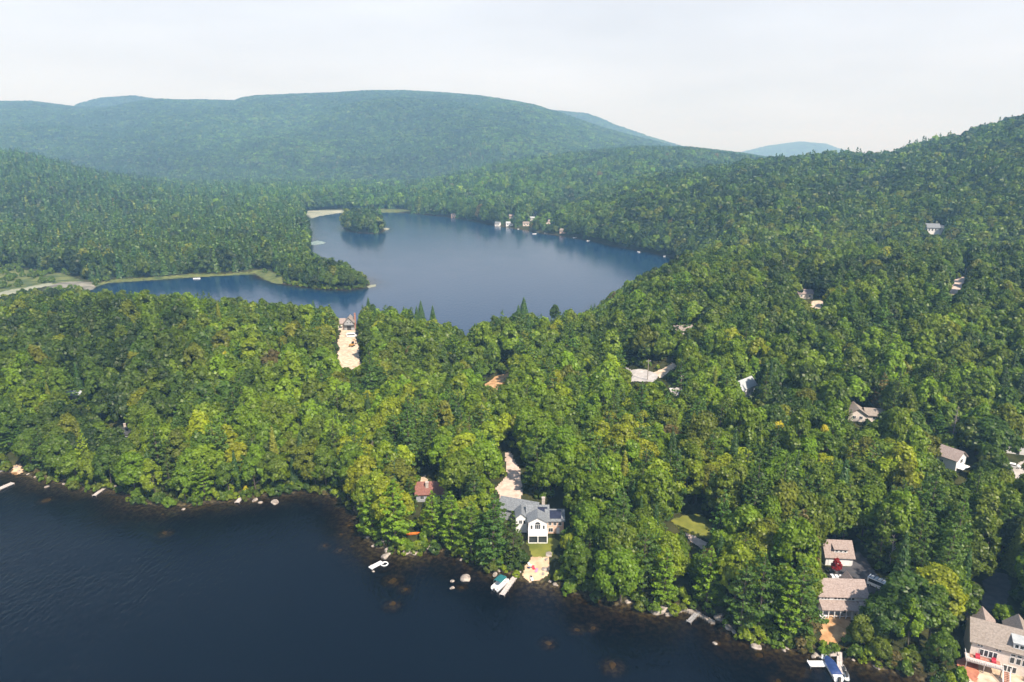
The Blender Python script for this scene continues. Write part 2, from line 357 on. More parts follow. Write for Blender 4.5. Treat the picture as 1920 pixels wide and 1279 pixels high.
r2.color_ramp.elements[0].position = .42; r2.color_ramp.elements[1].position = .72; L.new(n2.outputs[0], r2.inputs[0])
sp_ = N(nt, 'ShaderNodeSeparateXYZ'); L.new(tc.outputs['Object'], sp_.inputs[0])
mr = N(nt, 'ShaderNodeMapRange'); mr.inputs[1].default_value = .15; mr.inputs[2].default_value = .9; L.new(sp_.outputs[2], mr.inputs[0])
mi_ = N(nt, 'ShaderNodeMix', data_type='RGBA'); L.new(mr.outputs[0], mi_.inputs[0]); L.new(r2.outputs[0], mi_.inputs[6]); L.new(r1.outputs[0], mi_.inputs[7])
L.new(mi_.outputs[2], b.inputs['Base Color']); b.inputs['Roughness'].default_value = .95; b.inputs['Specular IOR Level'].default_value = .1
bu = N(nt, 'ShaderNodeBump'); bu.inputs['Strength'].default_value = .6; bu.inputs['Distance'].default_value = .5; L.new(n2.outputs[0], bu.inputs['Height']); L.new(bu.outputs[0], b.inputs['Normal'])
M['floor'] = m

# water: mirror by Fresnel, over tannin-brown water that lets the bed show where it is shallow
def watermat(name, deep, rip, bump):
    m, nt, b, out = newmat(name); L = nt.links; nt.nodes.remove(b)
    tc = N(nt, 'ShaderNodeTexCoord')
    mp = N(nt, 'ShaderNodeMapping'); mp.inputs['Rotation'].default_value = (0, 0, R(-38)); mp.inputs['Scale'].default_value = (rip, rip*.36, rip)
    L.new(tc.outputs['Object'], mp.inputs[0])
    a = N(nt, 'ShaderNodeTexNoise'); a.inputs['Scale'].default_value = 1; a.inputs['Detail'].default_value = 3; L.new(mp.outputs[0], a.inputs[0])
    c = N(nt, 'ShaderNodeTexNoise'); c.inputs['Scale'].default_value = .03; c.inputs['Detail'].default_value = 3; L.new(tc.outputs['Object'], c.inputs[0])
    st = N(nt, 'ShaderNodeMapRange'); st.inputs[1].default_value = .35; st.inputs[2].default_value = .65; st.inputs[3].default_value = .5; st.inputs[4].default_value = 1
    L.new(c.outputs[0], st.inputs[0])
    bu = N(nt, 'ShaderNodeBump'); bu.inputs['Distance'].default_value = bump; L.new(a.outputs[0], bu.inputs['Height']); L.new(st.outputs[0], bu.inputs['Strength'])
    gl = N(nt, 'ShaderNodeBsdfGlossy'); gl.inputs['Roughness'].default_value = .12; L.new(bu.outputs[0], gl.inputs['Normal'])
    fr = N(nt, 'ShaderNodeFresnel'); fr.inputs[0].default_value = 1.33; L.new(bu.outputs[0], fr.inputs['Normal'])
    di = N(nt, 'ShaderNodeBsdfDiffuse'); di.inputs[0].default_value = (*deep, 1); L.new(bu.outputs[0], di.inputs['Normal'])
    dp = N(nt, 'ShaderNodeAttribute', attribute_type='GEOMETRY', attribute_name='depth')
    def ex(k):
        x = N(nt, 'ShaderNodeMath', operation='MULTIPLY'); x.inputs[1].default_value = -k; L.new(dp.outputs['Fac'], x.inputs[0])
        y = N(nt, 'ShaderNodeMath', operation='EXPONENT'); L.new(x.outputs[0], y.inputs[0]); return y
    cb = N(nt, 'ShaderNodeCombineXYZ')
    for i, k in enumerate((1.0, 1.35, 2.3)): L.new(ex(k).outputs[0], cb.inputs[i])
    tr = N(nt, 'ShaderNodeBsdfTransparent'); L.new(cb.outputs[0], tr.inputs[0])
    body = N(nt, 'ShaderNodeMixShader'); L.new(ex(.9).outputs[0], body.inputs[0]); L.new(di.outputs[0], body.inputs[1]); L.new(tr.outputs[0], body.inputs[2])
    mx = N(nt, 'ShaderNodeMixShader'); L.new(fr.outputs[0], mx.inputs[0]); L.new(body.outputs[0], mx.inputs[1]); L.new(gl.outputs[0], mx.inputs[2])
    L.new(mx.outputs[0], out.inputs[0])
    return m
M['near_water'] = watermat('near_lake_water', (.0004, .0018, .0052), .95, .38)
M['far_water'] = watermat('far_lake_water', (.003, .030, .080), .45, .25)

# ------------------------------------------------------------------ ground sheet and the two lakes
ts = np.unique(np.concatenate([np.linspace(-1.9, -.96, 70), np.linspace(-.96, .96, 470), np.linspace(.96, 1.9, 70)]))
Ys = np.concatenate([np.linspace(60, 118, 25), np.arange(120, 440, 1.1), np.exp(np.linspace(math.log(441), math.log(14500), 560))])
TT, YY = np.meshgrid(ts, Ys); XX = TT*YY
ZZ = H(XX, YY); nr, nc = XX.shape
idx = np.arange(nr*nc).reshape(nr, nc)
Q = np.stack([idx[:-1,:-1], idx[:-1,1:], idx[1:,1:], idx[1:,:-1]], -1).reshape(-1, 4)
V = np.stack([XX, YY, ZZ], -1).reshape(-1, 3)
ground = link('ground', mesh_np('ground', V, Q, [M['floor']], smooth=True)); tag(ground, 'forested ground and hills around two lakes', kind='structure')
zf = ZZ.ravel(); sdn = sdist(near_poly, XX.ravel(), YY.ravel())
wet = (zf < .25)
isnear = sdn > -25
def lake(name, mask, mat, label, extra=None):
    keep = mask[Q].any(axis=1); q = Q[keep]; u, inv = np.unique(q, return_inverse=True)
    v = V[u].copy(); dep = np.maximum(-v[:,2], 0); v[:,2] = 0
    q2 = inv.reshape(-1, 4)
    o = link(name, mesh_np(name, v, q2, [mat], {'depth': ('FLOAT','POINT', dep.astype(np.float32))})); tag(o, label, kind='structure')
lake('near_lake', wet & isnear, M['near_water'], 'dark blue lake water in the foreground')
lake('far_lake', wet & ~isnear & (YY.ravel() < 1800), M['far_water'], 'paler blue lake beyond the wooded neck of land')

# ------------------------------------------------------------------ foliage prototypes (numpy leaf clouds)
def leaves(P, Nn, size, r, aspect=1.0, tilt=.55):
    n = len(P); Nn = Nn + r.normal(0, tilt, (n, 3)); Nn /= np.linalg.norm(Nn, axis=1)[:, None]
    a = r.normal(0, 1, (n, 3)); U = np.cross(Nn, a); U /= np.linalg.norm(U, axis=1)[:, None]; W = np.cross(Nn, U)
    s = (size*(.65+.7*r.random(n)))[:, None]*.5; U = U*s; W = W*s*aspect
    Vv = np.stack([P-U-W*.6, P+U-W, P+U*.8+W, P-U+W*.8], 1).reshape(-1, 3)
    return Vv, np.arange(n*4).reshape(n, 4)
def broad(seed, n, leaf, nl=34, rx=5.0, h=16.0, z0=3.0, lobe=1.75, flat=1.0):
    r = np.random.default_rng(seed); zc = (h+z0)/2; rz = (h-z0)/2
    d = r.normal(0, 1, (nl, 3)); d /= np.linalg.norm(d, axis=1)[:, None]; d[:, 2] = np.abs(d[:, 2])*1.25-.42*r.random(nl)*1.6
    d[:3] = [[.2,.1,1],[-.25,.15,.95],[.05,-.3,.95]]; d /= np.linalg.norm(d, axis=1)[:, None]
    q = .60+.28*r.random(nl); C = d*q[:, None]*np.array([rx, rx, rz]); C[:, :2] *= (1.12-.42*np.clip(C[:, 2:3]/rz, -1, 1)**1); C += r.normal(0, .25, (nl, 3)); C += [0, 0, zc]
    C = C*[1+.12*math.sin(seed), 1-.12*math.sin(seed), 1]; lr = lobe*(.7+.65*r.random(nl))
    k = r.choice(nl, n, p=lr**2/np.sum(lr**2)); m = r.normal(0, 1, (n, 3)); m /= np.linalg.norm(m, axis=1)[:, None]
    out = (C[k]-[0, 0, zc-1.0]); out /= np.linalg.norm(out, axis=1)[:, None]
    flip = np.sum(m*out, 1) < -.25; m[flip] *= -1
    P = C[k] + m*(lr[k]*(.62+.62*r.random(n)**1.6))[:, None]*[1, 1, .9]; P += r.normal(0, .10, (n, 3))
    v, f = leaves(P, m+out*.3+[0, 0, .25], leaf, r)
    lv = np.repeat((.74+.48*r.random(n))*(.80+.40*r.random(nl))[k], 4)
    return v, f, lv
def pine(seed, per, leaf, h=22.0, z0=4.0, rmax=4.6, tiers=13):
    r = np.random.default_rng(seed); P = []; Nn = []; B = []; U_ = []
    for t in range(tiers):
        s = t/(tiers-1); z = z0+(h-z0-.8)*s; Lr = rmax*(1-s**1.7)*(.82+.3*r.random())*(.75+.25*min(1, s*4))+.5
        nb = 6 if s < .7 else 5; a0 = r.random()*6.28
        for bI in range(nb):
            a = a0+6.283*bI/nb+r.normal(0, .3); Lb = Lr*(.6+.65*r.random()); up = .10+.42*s+r.normal(0, .06)
            dv = np.array([math.cos(a), math.sin(a), up]); sv = np.array([-math.sin(a), math.cos(a), 0])
            B.append(((0,0,z), tuple(np.array([0,0,z])+dv*Lb*.8)))
            m = max(int(per*(Lb/rmax)), 3); u = .22+.85*np.sqrt(r.random(m)); fin = r.integers(-2, 3, m)
            wid = fin*.26*(1.15-u)*1.3*Lb*.8 + r.normal(0, .12, m)
            zj = z+r.normal(0, .45); p = np.array([0,0,zj]) + dv*(u*Lb)[:, None] + sv*wid[:, None]; p[:, 2] += r.normal(0, .16, m)+.16*u*Lb*.5*0+.12
            P.append(p); U_.append(u); Nn.append(np.tile([math.cos(a)*.25, math.sin(a)*.25, 1.0], (m, 1)))
    P = np.concatenate(P); Nn = np.concatenate(Nn); v, f = leaves(P, Nn, leaf, r, .8, .4)
    lv = np.repeat((.62+.55*r.random(len(P)))*(.8+.4*np.clip(np.concatenate(U_), 0, 1)), 4)  # outer needles brighter: young growth plus lit bough tips put into the colour
    return v, f, lv, B
def spruce(seed, n, leaf, h=18.0, rmax=3.0):
    r = np.random.default_rng(seed); s = 1-np.sqrt(r.random(n)); z = 1.2+s*(h-1.2); a = r.random(n)*6.283
    tier = .72+.28*np.abs(np.sin(z*2.1+a*1.0)); rad = rmax*(1-s)**.85*tier*(.72+.32*r.random(n))*(1+.16*np.sin(a*5+seed))+.12
    P = np.stack([np.cos(a)*rad, np.sin(a)*rad, z-.25*rad], 1); v, f = leaves(P, np.stack([np.cos(a), np.sin(a), np.full(n, .75)], 1), leaf, r, .7, .4)
    return v, f, np.repeat(.7+.5*r.random(n), 4)
def crown_mesh(name, g, mat):
    return mesh_np(name, g[0], g[1], [M[mat]], {'lv': ('FLOAT','POINT', g[2].astype(np.float32))})
def bare_mesh(seed, h, conif):
    r = random.Random(seed); mb = MB(); mb.tube([(0,0,-.5),(.1,.1,h*.5),(0,.2,h)], [.24,.16,.04], 7)
    for k in range(46 if conif else 16):
        z = h*(.18+.8*k/46) if conif else h*(.35+.6*k/16); a = r.random()*6.28; Lb = (2.3*(1-.75*z/h) if conif else 4.2*(1.15-z/h))*r.uniform(.6, 1.1); up = -.1 if conif else .9
        p0 = Vector((.05,.08,z)); p1 = p0+Vector((math.cos(a)*Lb*.5, math.sin(a)*Lb*.5, Lb*.5*up)); p2 = p0+Vector((math.cos(a+.25)*Lb, math.sin(a+.25)*Lb, Lb*up))
        mb.tube([p0, p1, p2], [.09,.06,.025] if not conif else [.05,.04,.02], 4)
        for j in range(3):
            q = p1.lerp(p2, j/3); b_ = a+r.uniform(-1.2, 1.2); mb.tube([q, q+Vector((math.cos(b_), math.sin(b_), .4))*Lb*.35], [.035,.012], 3)
    return mb.mesh('bare_branches', M['grey_bark'])
def trunk_mesh(name, h, r0, limbs, mat, seed=0, lean=.3, conifer=None):
    r = random.Random(seed); mb = MB(); pts = []
    for i in range(6): z = h*i/5; pts.append((lean*math.sin(i*.9+seed), lean*math.cos(i*1.1+seed)-lean, z-.6*(i == 0)))
    mb.tube(pts, [r0*(1-.17*i)+.02 for i in range(6)], 7)
    if conifer:
        for a, b_ in conifer[::2]: mb.tube([a, b_], [.07, .02], 4)
    for k in range(limbs):
        z = h*(.35+.55*k/limbs); a = k*2.4+r.random(); Lb = h*.24*(1.2-k/limbs*.6)
        p0 = Vector((0,0,z)); p1 = p0+Vector((math.cos(a)*Lb*.5, math.sin(a)*Lb*.5, Lb*.35)); p2 = p0+Vector((math.cos(a+.2)*Lb, math.sin(a+.2)*Lb, Lb*.8))
        mb.tube([p0, p1, p2], [r0*.42, r0*.26, r0*.1], 5)
    return mb.mesh(name, M[mat])
PROTO = {}   # kind -> list of (crown mesh, trunk mesh, height, crown radius)
PROTO['broad'] = [(crown_mesh('broadleaf_crown', g, 'leaf'), trunk_mesh('broadleaf_trunk', h*.85, .26, 7, 'bark', s), h, rx)
    for s, (g, h, rx) in enumerate([(broad(1, 7200, .52, 58, 4.8, 16, 1.6, 1.15), 16, 5.0), (broad(2, 6400, .54, 44, 4.1, 18, 2.0, 1.15), 17, 4.6),
                                    (broad(3, 8600, .52, 84, 5.8, 15, 1.6, 1.15), 15, 6.0), (broad(4, 5600, .52, 40, 3.3, 17, 1.2, 1.05), 16, 3.9),
                                    (broad(5, 6000, .58, 90, 5.0, 17, 1.6, 1.0), 17, 5.2), (broad(6, 6000, .56, 36, 4.4, 15, 1.8, 1.35), 15, 4.8)])]
PROTO['pine'] = []
for s, (pr, h, rm, ti) in enumerate([(48, 22, 4.8, 12), (44, 23, 4.3, 13), (52, 20, 5.4, 10)]):
    g = pine(20+s, pr, .52, h, 3.0+s*.5, rm, ti)
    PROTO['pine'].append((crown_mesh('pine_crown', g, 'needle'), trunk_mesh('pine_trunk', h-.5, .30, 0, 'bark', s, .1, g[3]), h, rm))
PROTO['spruce'] = [(crown_mesh('spruce_crown', spruce(40+s, 3600, .46, h, rm), 'needle'), trunk_mesh('spruce_trunk', h-.5, .2, 0, 'bark', s, .05), h, rm) for s, (h, rm) in enumerate([(18, 3.0), (20, 2.6)])]
# coarser ones for the forest mass
FAR_PROTO = [broad(61, 2200, .95, 44, 4.9, 16, 1.8, 1.35), broad(62, 2000, .95, 34, 4.3, 17, 2, 1.45), broad(63, 2400, .9, 60, 5.5, 15, 1.6, 1.25),
             pine(64, 22, .85, 22, 3, 4.8, 11)[:3], spruce(65, 800, .85, 18, 3.0),
             broad(66, 460, 1.8, 20, 5.4, 15, 1.5, 1.9), broad(67, 460, 1.8, 26, 5.8, 14, 1, 1.7), spruce(68, 260, 1.6, 19, 3.8),
             broad(69, 150, 3.0, 12, 5.8, 13, 0, 2.2), broad(70, 150, 3.0, 10, 5.8, 13, 0, 2.4), spruce(71, 80, 2.4, 17, 4.2)]

# ------------------------------------------------------------------ ground patches (drives, lawns, beach), laid on the terrain
CLEAR = []      # (world polygon, margin): no trunk may stand here
SUNNY = []; VIEW = []       # (pixel polygon, depth Y of the feature): no crown nearer than it covers it
def inpoly(poly, x, y): return sdist(poly, x, y)
def patch(name, pxs, mat, label, step=.8, lift=.16, ragged=.8, margin=1.0, view=None, z0=False, kind='structure', group=None):
    wp = [(at_z(*p, 0.02) if z0 else tuple(G(*p))[:2]) for p in pxs]
    P = np.array(wp); x0, y0 = P.min(0)-2; x1, y1 = P.max(0)+2
    nx = max(int((x1-x0)/step), 4); ny = max(int((y1-y0)/step), 4); gx, gy = np.meshgrid(np.linspace(x0, x1, nx), np.linspace(y0, y1, ny))
    d = sdist(wp, gx, gy) + ragged*fbm(gx/(3*ragged+.5), gy/(3*ragged+.5), 91, 3); z = H(gx, gy)+lift
    if z0: z = np.maximum(z, .03)
    ii = np.arange(nx*ny).reshape(ny, nx); q = np.stack([ii[:-1,:-1], ii[:-1,1:], ii[1:,1:], ii[1:,:-1]], -1).reshape(-1, 4)
    q = q[(d.ravel()[q] > 0).all(1)]; u, inv = np.unique(q, return_inverse=True)
    if len(q):
        o = link(name, mesh_np(name, np.stack([gx, gy, z], -1).reshape(-1, 3)[u], inv.reshape(-1, 4), [M[mat]], smooth=True))
        tag(o, label, kind=kind, group=group)
    CLEAR.append((wp, margin))
    if name in ('lawn','gravel_drive','beach','gravel_road','dirt_bank','patio','cottage_drive') or (name == 'sandy_drive' and step < .8): SUNNY.append(wp)
    if view: VIEW.append((pxs if view is True else view, float(P[:, 1].max())-1.0))
    return wp
# sandy drives, lawns, beaches
patch('sandy_drive', [(636,690),(632,672),(634,655),(633,640),(638,622),(645,612),(668,612),(668,632),(672,650),(675,668),(678,688),(660,694)], 'sand', 'sandy building plot', .5, .3, .8, view=[(637,688),(635,668),(633,640),(636,620),(636,598),(645,594),(668,596),(668,632),(671,655),(677,684),(660,690)])
patch('gravel_drive', [(944,850),(957,848),(968,866),(978,888),(980,915),(980,948),(938,942),(928,918),(944,898),(947,880)], 'pinksand', 'gravel drive', .5, .3, .7, margin=3.0, view=[(948,852),(957,851),(970,876),(977,895),(978,945),(942,940),(930,920),(946,900),(950,880)])
patch('cottage_drive', [(786,912),(790,896),(797,892),(806,908),(836,914),(836,930),(785,932)], 'sand', 'cottage drive', .5, .3, .7, view=[(790,912),(795,897),(805,912),(830,916),(826,924),(790,920)])
patch('gravel_road', [(1168,686),(1186,694),(1214,694),(1236,704),(1228,718),(1178,718),(1184,706)], 'palegrav', 'gravel road bend', .5, .3, .5, view=[(1170,687),(1190,695),(1214,696),(1234,704),(1224,716),(1184,715),(1188,704)], margin=2.5)
patch('road_verge', [(1222,700),(1240,692),(1262,680),(1272,684),(1258,700),(1236,712)], 'sand', 'verge', .8, .25, .7, view=[(1232,698),(1262,682),(1268,688),(1242,708)], margin=2)
patch('road_bend', [(1252,730),(1266,726),(1280,730),(1282,742),(1262,744)], 'palegrav', 'road', .5, .3, .5, view=[(1258,732),(1270,728),(1278,734),(1272,741),(1260,740)])
patch('clearing', [(905,724),(925,708),(955,698),(962,704),(945,722),(930,735)], 'dirt', 'clearing', .5, .3, .8, view=[(912,721),(930,709),(952,702),(940,716),(928,726)])
patch('lawn', [(1256,976),(1280,966),(1312,962),(1334,982),(1334,1012),(1300,1008),(1274,996)], 'lawn', 'lawn', .45, .2, .6, view=[(1264,977),(1284,969),(1308,967),(1326,985),(1326,1006),(1304,1003),(1278,992)])
patch('brick_patio', [(1282,998),(1304,1006),(1328,1020),(1318,1034),(1290,1014)], 'pinksand', 'patio', .35, .3, .2, view=[(1288,1002),(1304,1009),(1324,1021),(1314,1028),(1298,1014)])
patch('lawn', [(984,1014),(1040,1008),(1052,1018),(1034,1048),(996,1046)], 'lawn', 'lawn', .4, .2, .4, view=[(990,1016),(1034,1016),(1036,1028),(1022,1044),(1000,1044)])
patch('beach', [(976,1082),(984,1062),(998,1044),(1030,1044),(1034,1066),(1026,1082),(1012,1090),(992,1092)], 'beach', 'beach', .35, .2, .5, view=[(980,1078),(988,1062),(1000,1046),(1026,1047),(1028,1066),(1014,1086),(990,1086)])
patch('asphalt_drive', [(1594,1040),(1610,1034),(1626,1050),(1646,1080),(1668,1108),(1640,1116),(1560,1096),(1552,1066),(1594,1064)], 'asphalt', 'asphalt', .4, .3, .1,
      view=[(1600,1010),(1612,1046),(1638,1078),(1662,1080),(1662,1108),(1634,1106),(1548,1098),(1548,1066),(1548,1010)])
patch('dirt_bank', [(1536,1208),(1538,1178),(1552,1154),(1600,1156),(1588,1196),(1566,1216)], 'dirt', 'dirt', .35, .25, .5, view=[(1544,1200),(1546,1178),(1560,1160),(1578,1162),(1576,1186),(1560,1204)])
patch('asphalt_drive', [(1838,1092),(1862,1072),(1890,1078),(1898,1104),(1884,1150),(1850,1150),(1836,1128),(1846,1110)], 'asphalt', 'asphalt', .4, .3, .1, view=[(1846,1092),(1862,1078),(1880,1084),(1882,1110),(1870,1144),(1846,1130)])
patch('patio', [(1826,1240),(1860,1232),(1960,1226),(2000,1320),(1800,1320)], 'sand', 'patio', .35, .3, .1, view=[(1830,1246),(1860,1236),(1930,1230),(1930,1290),(1824,1290)])
patch('mulch_bed', [(1790,1240),(1812,1232),(1834,1240),(1838,1262),(1830,1285),(1800,1262)], 'mulch', 'mulch', .3, .4, .3, view=[(1796,1244),(1812,1238),(1832,1246),(1834,1262),(1822,1262)])
patch('gravel_drive', [(1884,900),(1892,880),(1908,868),(1960,852),(1960,880),(1924,892),(1910,908)], 'palegrav', 'drive', .5, .3, .4, view=[(1890,882),(1910,866),(1930,860),(1930,884),(1906,898),(1898,886)])
patch('sandy_drive', [(1778,560),(1778,544),(1786,526),(1808,518),(1814,527),(1804,544),(1796,560)], 'pinksand', 'drive', 1.2, .3, .6, margin=3, view=[(1782,553),(1789,531),(1806,522),(1810,528),(1798,550)])
patch('sandy_drive', [(1514,582),(1518,566),(1538,563),(1548,568),(1542,582)], 'sand', 'drive', 1.2, .3, .6, margin=3, view=[(1518,577),(1524,566),(1542,566),(1540,577)])
patch('sandy_drive', [(288,792),(296,778),(308,768),(312,776),(304,790)], 'sand', 'drive', .9, .25, .5, view=[(295,784),(305,772),(308,776),(300,788)])
patch('sandy_drive', [(184,642),(186,630),(194,628),(198,642)], 'sand', 'drive', 1., .25, .5, view=[(187,639),(188,631),(193,632),(195,640)])
patch('sandy_drive', [(304,666),(312,656),(326,654),(326,664)], 'dirt', 'drive', 1., .25, .5, view=[(308,663),(314,657),(324,657),(322,662)])
patch('sandy_shore', [(18,888),(24,872),(40,868),(46,886),(30,892)], 'beach', 'shore', .6, .14, .4, view=[(26,882),(30,874),(38,874),(40,884)])
# marsh, mud and bars by the upper lake
patch('marsh', [(-160,505),(0,508),(60,513),(110,519),(158,531),(170,541),(120,548),(70,545),(0,562),(-160,600)], 'marsh', 'marsh', 2.5, .25, 2, z0=True, margin=4,
      view=[(-80,518),(0,516),(60,518),(110,524),(152,534),(150,541),(110,543),(60,541),(0,556),(-80,575)])
patch('creek_bar', [(-160,592),(0,557),(60,545),(100,537),(104,542),(70,550),(0,568),(-160,606)], 'palebar', 'creek', 1.6, .45, .8, z0=True)
patch('mud_flat', [(84,548),(110,537),(150,533),(178,533),(182,540),(150,550),(110,556),(80,560)], 'mud', 'mud', 1.6, .4, 2.5, z0=True)
patch('marsh', [(468,510),(500,509),(534,520),(532,533),(512,532),(488,522)], 'marsh', 'marsh', 2, .2, 1, z0=True)
patch('sandbar', [(562,401),(580,398),(610,396),(645,395),(646,399),(630,401),(600,406),(582,410),(574,405)], 'palebar', 'sandbar', 5, .25, 5, z0=True, margin=8,
      view=[(568,400),(600,396),(640,394),(640,400),(600,405),(580,409)])
patch('marsh', [(640,396),(700,394),(760,395),(790,399),(740,399),(690,399),(652,400)], 'marsh', 'marsh', 6, .2, 4, z0=True, margin=1)
patch('sand_spit', [(686,537),(696,534),(706,533),(706,537),(690,541)], 'palebar', 'spit', .8, .12, .5, z0=True)
patch('sand_spit', [(718,429),(726,427),(732,429),(728,432),(720,432)], 'palebar', 'spit', 1.5, .12, .5, z0=True)
patch('lily_pads', [(580,454),(596,451),(608,453),(612,456),(600,459),(582,460)], 'lily', 'lily', 1.8, .08, 2.5, z0=True)
patch('shore_strip', [(150,541),(200,527),(300,521),(370,516),(478,511),(478,515),(370,520),(300,525),(205,531),(160,545)], 'marsh', 'strip', 2, .12, .6, z0=True, margin=0)
PL = {'sandy_drive': ['cleared sandy building plot in front of the half-built house', 'sandy drive beside the utility pole on the right hillside', 'tan sandy yard on the hillside behind the wood', 'sunlit sandy slope showing between trees on the left', 'small pale sandy gap far left in the wood', 'small ochre gap in the wood left of the building plot'],
      'gravel_drive': ['pinkish gravel drive leading down to the lake house', 'pale gravel drive with the parked car at the right edge'],
      'cottage_drive': ['sandy drive behind the red-roofed cottage'], 'gravel_road': ['pale gravel road bend beside the utility pole'], 'road_verge': ['ochre dirt verge rising right of the road bend'],
      'road_bend': ['short pale piece of road showing through the trees'], 'clearing': ['small ochre clearing in the middle of the wood'], 'lawn': ['sunlit lawn enclosed by tall trees', 'lawn below the lake house with solar panels'],
      'brick_patio': ['pinkish patio at the edge of the enclosed lawn'], 'beach': ['small sandy beach beside the boat dock'], 'asphalt_drive': ['dark asphalt drive between garage and long house', 'shaded asphalt drive above the large cream house'],
      'dirt_bank': ['orange dirt bank in front of the long house'], 'patio': ['sandy terrace in front of the large cream house'], 'mulch_bed': ['red mulch bed beside the cream house'],
      'sandy_shore': ['little sandy landing at the left shore'], 'marsh': ['marsh grass flat at the far left', 'green marshy neck of the peninsula', 'marsh strip at the far end of the upper lake'], 'creek_bar': ['pale winding creek through the marsh'],
      'mud_flat': ['grey brown mud flat where the marsh meets the bay'], 'sandbar': ['pale sandbar at the far end of the upper lake'], 'sand_spit': ['thin spit off the peninsula tip', 'thin spit off the wooded island'], 'lily_pads': ['pale patch of lily pads by the left shore'], 'shore_strip': ['narrow grassy bank along the left bay']}
for o in list(COL.objects):
    k = o.name.split('.')[0]
    if k in PL:
        i = int(o.name.split('.')[1]) if '.' in o.name else 0
        if i < len(PL[k]): o['label'] = PL[k][i]
# open water of the upper lake stays open: crowns may not stand up into it
VIEW.append(([(160,547),(205,533),(300,527),(370,522),(470,519),(490,527),(530,538),(600,546),(650,548),(684,546),(696,530),(680,512),(640,488),(600,478),(582,470),(585,440),(583,412),(636,406),(640,436),(680,442),(722,438),(722,405),(780,406),
    (830,410),(870,416),(930,428),(1020,443),(1110,457),(1160,468),(1220,479),(1262,488),(1250,497),(1200,513),(1150,530),(1110,556),(1085,586),(1060,578),(1020,575),(985,560),(960,574),(905,588),(868,604),(850,606),(828,590),(800,566),(770,570),(740,574),(715,570),(690,562),(660,570),(600,574),(560,572),(500,566),(440,560),(400,548),(300,546),(200,548)], 1500.0))


# ------------------------------------------------------------------ buildings and things (placed before the trees so that trees keep clear)
def block(par, x0, x1, y0, y1, h, rh, axis, wm, rm, over=.5, z0=-2.0, zb=0.0, names=('wall','roof')):
    """gabled block: wall prism and a roof of two slabs; ridge runs along axis"""
    a0, a1, b0, b1 = (y0, y1, x0, x1) if axis == 0 else (x0, x1, y0, y1)     # a: across the ridge, b: along it
    c = (a0+a1)/2; hw = (a1-a0)/2
    wpts = [(a0, z0+zb), (a1, z0+zb), (a1, zb+h), (c, zb+h+rh), (a0, zb+h)]
    w_ = MB().prism(wpts, axis, b0, b1).build(names[0], M[wm], par)
    th = .22; k = rh/hw; r = MB()
    for sgn in (-1, 1):
        e = c+sgn*(hw+over); ze = zb+h-k*over
        r.prism([(e, ze+.02), (e, ze+th), (c, zb+h+rh+th), (c, zb+h+rh+.02)], axis, b0-over, b1+over)
    r_ = r.build(names[1], M[rm], par)
    return w_, r_
def flatblock(par, x0, x1, y0, y1, z0, z1, mat, name='wall'):
    return MB().box(x0, x1, y0, y1, z0, z1).build(name, M[mat], par)
def win(par, x, y, z, w, h, face='-y', arch=False, frame='white', bars=1):
    """window: frame with mullions (part) and pane (sub-part); x,y is the centre on the wall plane, z the sill"""
    fr = MB(); t = .09; d0, d1 = -.06, .07
    def bx(mb, u0, u1, v0, v1, e0, e1):
        if face == '-y': mb.box(x+u0, x+u1, y-e1, y-e0, z+v0, z+v1)
        elif face == '+y': mb.box(x+u0, x+u1, y+e0, y+e1, z+v0, z+v1)
        elif face == '-x': mb.box(x-e1, x-e0, y+u0, y+u1, z+v0, z+v1)
        else: mb.box(x+e0, x+e1, y+u0, y+u1, z+v0, z+v1)
    bx(fr, -w/2-t, w/2+t, -t, 0, d0, d1+.03); bx(fr, -w/2-t, w/2+t, h, h+t, d0, d1); bx(fr, -w/2-t, -w/2, 0, h, d0, d1); bx(fr, w/2, w/2+t, 0, h, d0, d1)
    for i in range(bars): u = -w/2+w*(i+1)/(bars+1); bx(fr, u-.03, u+.03, 0, h, d0, d1-.01)
    f = fr.build('window', M[frame], par); g = MB(); bx(g, -w/2, w/2, 0, h, d0, .03)
    if arch and face == '-y':
        pts = [(x+w/2*math.cos(a), z+h+t+w/2*math.sin(a)) for a in np.linspace(0, math.pi, 9)]; g.prism(pts, 1, y-.04, y+.06)
    g.build('pane', M['glass'], f); return f
def door(par, x, y, z, w, h, mat='white', face='-y', name='door'):
    m = MB(); e = .06
    if face == '-y': m.box(x-w/2, x+w/2, y-e, y+.05, z, z+h)
    else: m.box(x-.05, x+e, y-w/2, y+w/2, z, z+h)
    o = m.build(name, M[mat], par)
    k = MB(); (k.box(x+w*.3, x+w*.3+.08, y-e-.05, y-e, z+h*.45, z+h*.45+.1) if face == '-y' else k.box(x+e, x+e+.05, y+w*.3, y+w*.3+.08, z+h*.45, z+h*.45+.1)); k.build('handle', M['dark'], o)
def chimney(par, x, y, z0, z1, s=.9, mat='chim'):
    c = MB().box(x-s/2, x+s/2, y-s/2, y+s/2, z0, z1).box(x-s/2-.08, x+s/2+.08, y-s/2-.08, y+s/2+.08, z1, z1+.14).build('chimney', M[mat], par)
def roofslab(par, name, mat, x0, x1, ya, yb, za, zb_, up=.30, th=.06):
    """a thin panel lying on a slope that rises from (ya,za) to (yb,zb)"""
    return MB().prism([(ya, za+up), (yb, zb_+up), (yb, zb_+up+th), (ya, za+up+th)], 0, x0, x1).build(name, M[mat], par)
FOOT = []
